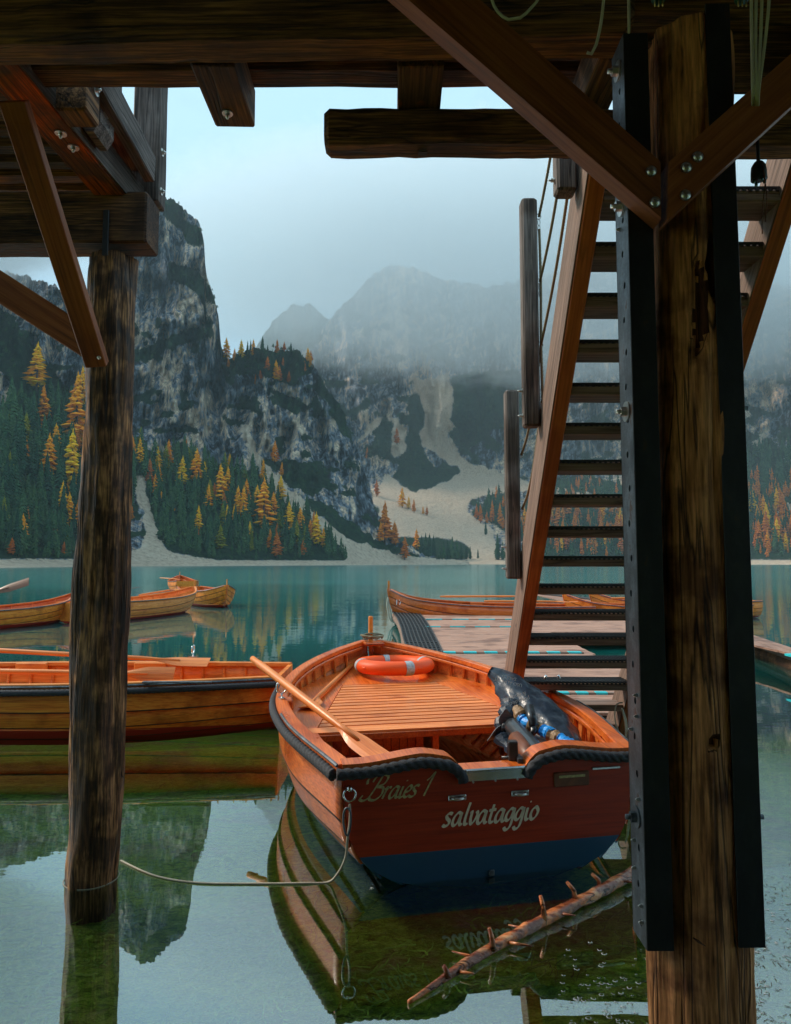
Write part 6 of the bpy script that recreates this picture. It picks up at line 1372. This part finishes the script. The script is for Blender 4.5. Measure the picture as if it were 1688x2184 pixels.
C_, Ch, CW = rowboat('brown rowing boat with its bow towards us half hidden by the golden boat', P(480, 1297, z=0) - Vector((math.cos(R(-58)), math.sin(R(-58)), 0)) * 4.6, R(-58), L=4.8, W_=1.55, hull_m='brown_red', zs=(.62, .58, .56, .58, .66, .82), inner='varnish', nribs=12)
D_, Dh, DW = rowboat('farthest rowing boat, reddish inside, with a pale bow post', P(398, 1264, z=0), R(112), L=4.6, W_=1.6, hull_m='brown_red', zs=(.62, .58, .56, .6, .7, .86), inner='varnish', nribs=12)
oar('short oar poking out left over the farthest boat', DW @ Vector((2.2, 1.25, .75)), DW @ Vector((1.0, .2, .68)), collar=.4, blade=(.4, .08), r=.03)
# number 17 behind the dock and its neighbours
bow = P(826, 1300, z=0); bow = Vector((-.20, 17.9, 0)); LB = 5.2
E_, Eh, EW = rowboat('dark varnished rowing boat numbered 17 moored behind the curved dock', (bow.x + LB, 17.6, 0), math.pi - R(2.5), L=LB, W_=1.5, hull_m='dark_red', zs=(.5, .50, .52, .60, .72, .93), inner='varnish', nribs=10)
q_ = .955; p_ = Eh.pt(q_, .86, 1, .03); 
me, nb_ = text('17', .19, 'white', E_, Matrix.Translation(p_) @ Matrix.Rotation(R(180), 4, 'Z') @ Matrix.Rotation(R(90), 4, 'X') @ Matrix.Rotation(R(-8), 4, 'Y'))
nb_.matrix_basis = Matrix.Translation(Eh.pt(.945, .80, 1, .04)) @ Matrix.Rotation(R(180 - 13), 4, 'Z') @ Matrix.Rotation(R(78), 4, 'X')
oar('upper oar with black collar lying on boat 17', EW @ Vector((3.85, -.1, .72)), EW @ Vector((1.4, .0, .74)), collar=.3, blade=(.6, .09), r=.026)
oar('lower oar with black collar lying on boat 17', EW @ Vector((2.75, .35, .63)), EW @ Vector((.4, .3, .62)), collar=.3, blade=(.6, .09), r=.026)
t = thing('bow_line', 'white bow line hanging from boat 17 into the water', 'rope', EW @ Vector((5.2, 0, .6))); mb = MB()
mb.tube(smooth_path([(0, 0, .1), (-.02, -.05, -.1), (.02, -.08, -.35), (.10, -.1, -.5), (.3, -.1, -.56), (.5, -.1, -.55)], .04), .02, 8); mb.tube(smooth_path([(0, 0, .1), (.05, -.05, -.2), (.12, -.1, -.5)], .04), .02, 8); put('rope', mb.mesh('bow_line', M['rope_white']), t)
for k, (x, y, lab, hm) in enumerate(((9.3, 18.4, 'red brown rowing boat behind the dock seen through the stairs', 'brown_red'), (10.5, 20.2, 'pale rowing boat farther back seen through the stairs', 'pale_red'))):
    F_, Fh, FW = rowboat(lab, (x, y, 0), math.pi + R(4), L=4.9, W_=1.5, hull_m=hm, inner='varnish', nribs=8)
    oar('pale oar blade lying on the ' + ('red brown' if k == 0 else 'pale') + ' boat behind the stairs', FW @ Vector((3.6, 0, .66)), FW @ Vector((1.1, .1, .68)), collar=.3, blade=(.6, .1), r=.028)
# ---- floating log and bits on the water
l0, l1 = P(872, 2142, z=.0), P(1352, 1856, z=.03); lg = thing('driftwood_log', 'wet orange barked driftwood branch floating below the rescue boat', 'log', (l0 + l1) / 2)
C0 = Vector(lg.location); mb = MB(); n = 60; m_ = 20; vs = []; dl = (l1 - l0); ux = dl.normalized(); uy = Vector((-ux.y, ux.x, 0)).normalized(); uz = Vector((0, 0, 1))
for i in range(n + 1):
    f = i / n; rr3 = (.008 + .012 * float(sstep(0, .25, f)) + .008 * f); c_ = l0.lerp(l1, f) + uy * .02 * math.sin(f * 5) + uz * .008
    for j in range(m_):
        th = 2 * math.pi * j / m_; k_ = 1 + .16 * float(fbm(math.cos(th) * 1.5, math.sin(th) * 1.5, f * 22, 4)); vs.append(c_ + (uy * math.cos(th) + uz * math.sin(th)) * rr3 * k_ - C0)
mb.add(vs, [(i * m_ + j, (i + 1) * m_ + j, (i + 1) * m_ + (j + 1) % m_, i * m_ + (j + 1) % m_) for i in range(n) for j in range(m_)] + [tuple(range(m_)), tuple(reversed(range(n * m_, (n + 1) * m_)))], 0, True)
M['log'] = wood('wet_peeling_bark', (.18, .05, .015), (.55, .22, .08), (.80, .52, .32), rough=.42, bump=1.2, grain=.55, stain=(.38, .33, .45), stain_amt=.85, wet=.25, coat=.3, wscale=5)
put('trunk', mb.mesh('driftwood', M['log']), lg)
for f, du, dv_, hgt in ((.30, 0, 0, .085), (.52, 0, 0, .10), (.67, 0, 0, .085), (.80, -.02, 0, .06), (.13, 0, 0, .04)):
    b0 = l0.lerp(l1, f) + uz * .015 - C0; mb = MB(); mb.tube([b0, b0 + Vector((-.006, 0, hgt * .6)), b0 + Vector((-.016 - .02 * (f > .6), .005, hgt))], [.014, .010, .008], 7); put('branch_stub', mb.mesh('branch_stub', M['log']), lg)
for f, s_, ln in ((.25, 1, .09), (.45, 1, .06), (.36, -1, .07), (.58, -1, .05), (.88, -1, .09), (.17, -1, .03)):
    b0 = l0.lerp(l1, f) - C0 + uz * .01; mb = MB(); mb.tube([b0, b0 + (uy * s_ + ux * -.5 * s_).normalized() * (ln + .03) + uz * .005], [.008, .003], 6); put('branch_stub', mb.mesh('branch_stub', M['log']), lg)
# floating foam rings and needles
mb = MB(); rs = random.Random(77)
for i in range(200):
    if i < 110: u, v = rs.gauss(1290, 70), 2184 - abs(rs.gauss(0, 75)); 
    else: u, v = rs.uniform(1585, 1688), rs.uniform(1860, 2184)
    if not (1180 < u < 1690 and v < 2200): continue
    c_ = P(u, v, z=.003); r_ = rs.uniform(.002, .009) ; m4 = 8; vs = []
    for k in range(m4):
        a_ = 2 * math.pi * k / m4; e_ = 1 + rs.uniform(-.25, .25); vs += [c_ + Vector((math.cos(a_) * r_ * e_ * 1.3, math.sin(a_) * r_ * e_, 0)), c_ + Vector((math.cos(a_) * r_ * .72 * e_ * 1.3, math.sin(a_) * r_ * .72 * e_, .0012))]
    mb.add(vs, [(2 * k, (2 * k + 2) % (2 * m4), (2 * k + 3) % (2 * m4), 2 * k + 1) for k in range(m4)])
tag(put('floating_foam', mb.mesh('floating_foam', M['tape'])), 'small foam rings and bubbles floating near the main post', 'foam', kind='stuff')
mb = MB()
for i in range(420):
    u, v = rs.uniform(1590, 1700), rs.uniform(1840, 2190)
    if fbm(u / 30, v / 16, 3, 2) < .1: continue
    c_ = P(u, v, z=.002); a_ = rs.uniform(0, 3.14); l_ = rs.uniform(.004, .014); d_ = Vector((math.cos(a_), math.sin(a_), 0)) * l_; n_ = Vector((-math.sin(a_), math.cos(a_), 0)) * .0011
    mb.add([c_ - d_ - n_, c_ + d_ - n_, c_ + d_ + n_, c_ - d_ + n_], [(0, 1, 2, 3)])
tag(put('floating_weed', mb.mesh('floating_weed', M['seam'])), 'scraps of dark weed floating right of the main post', 'weed', kind='stuff')
for o_ in bpy.data.objects:
    if '_w' in o_: del o_['_w']
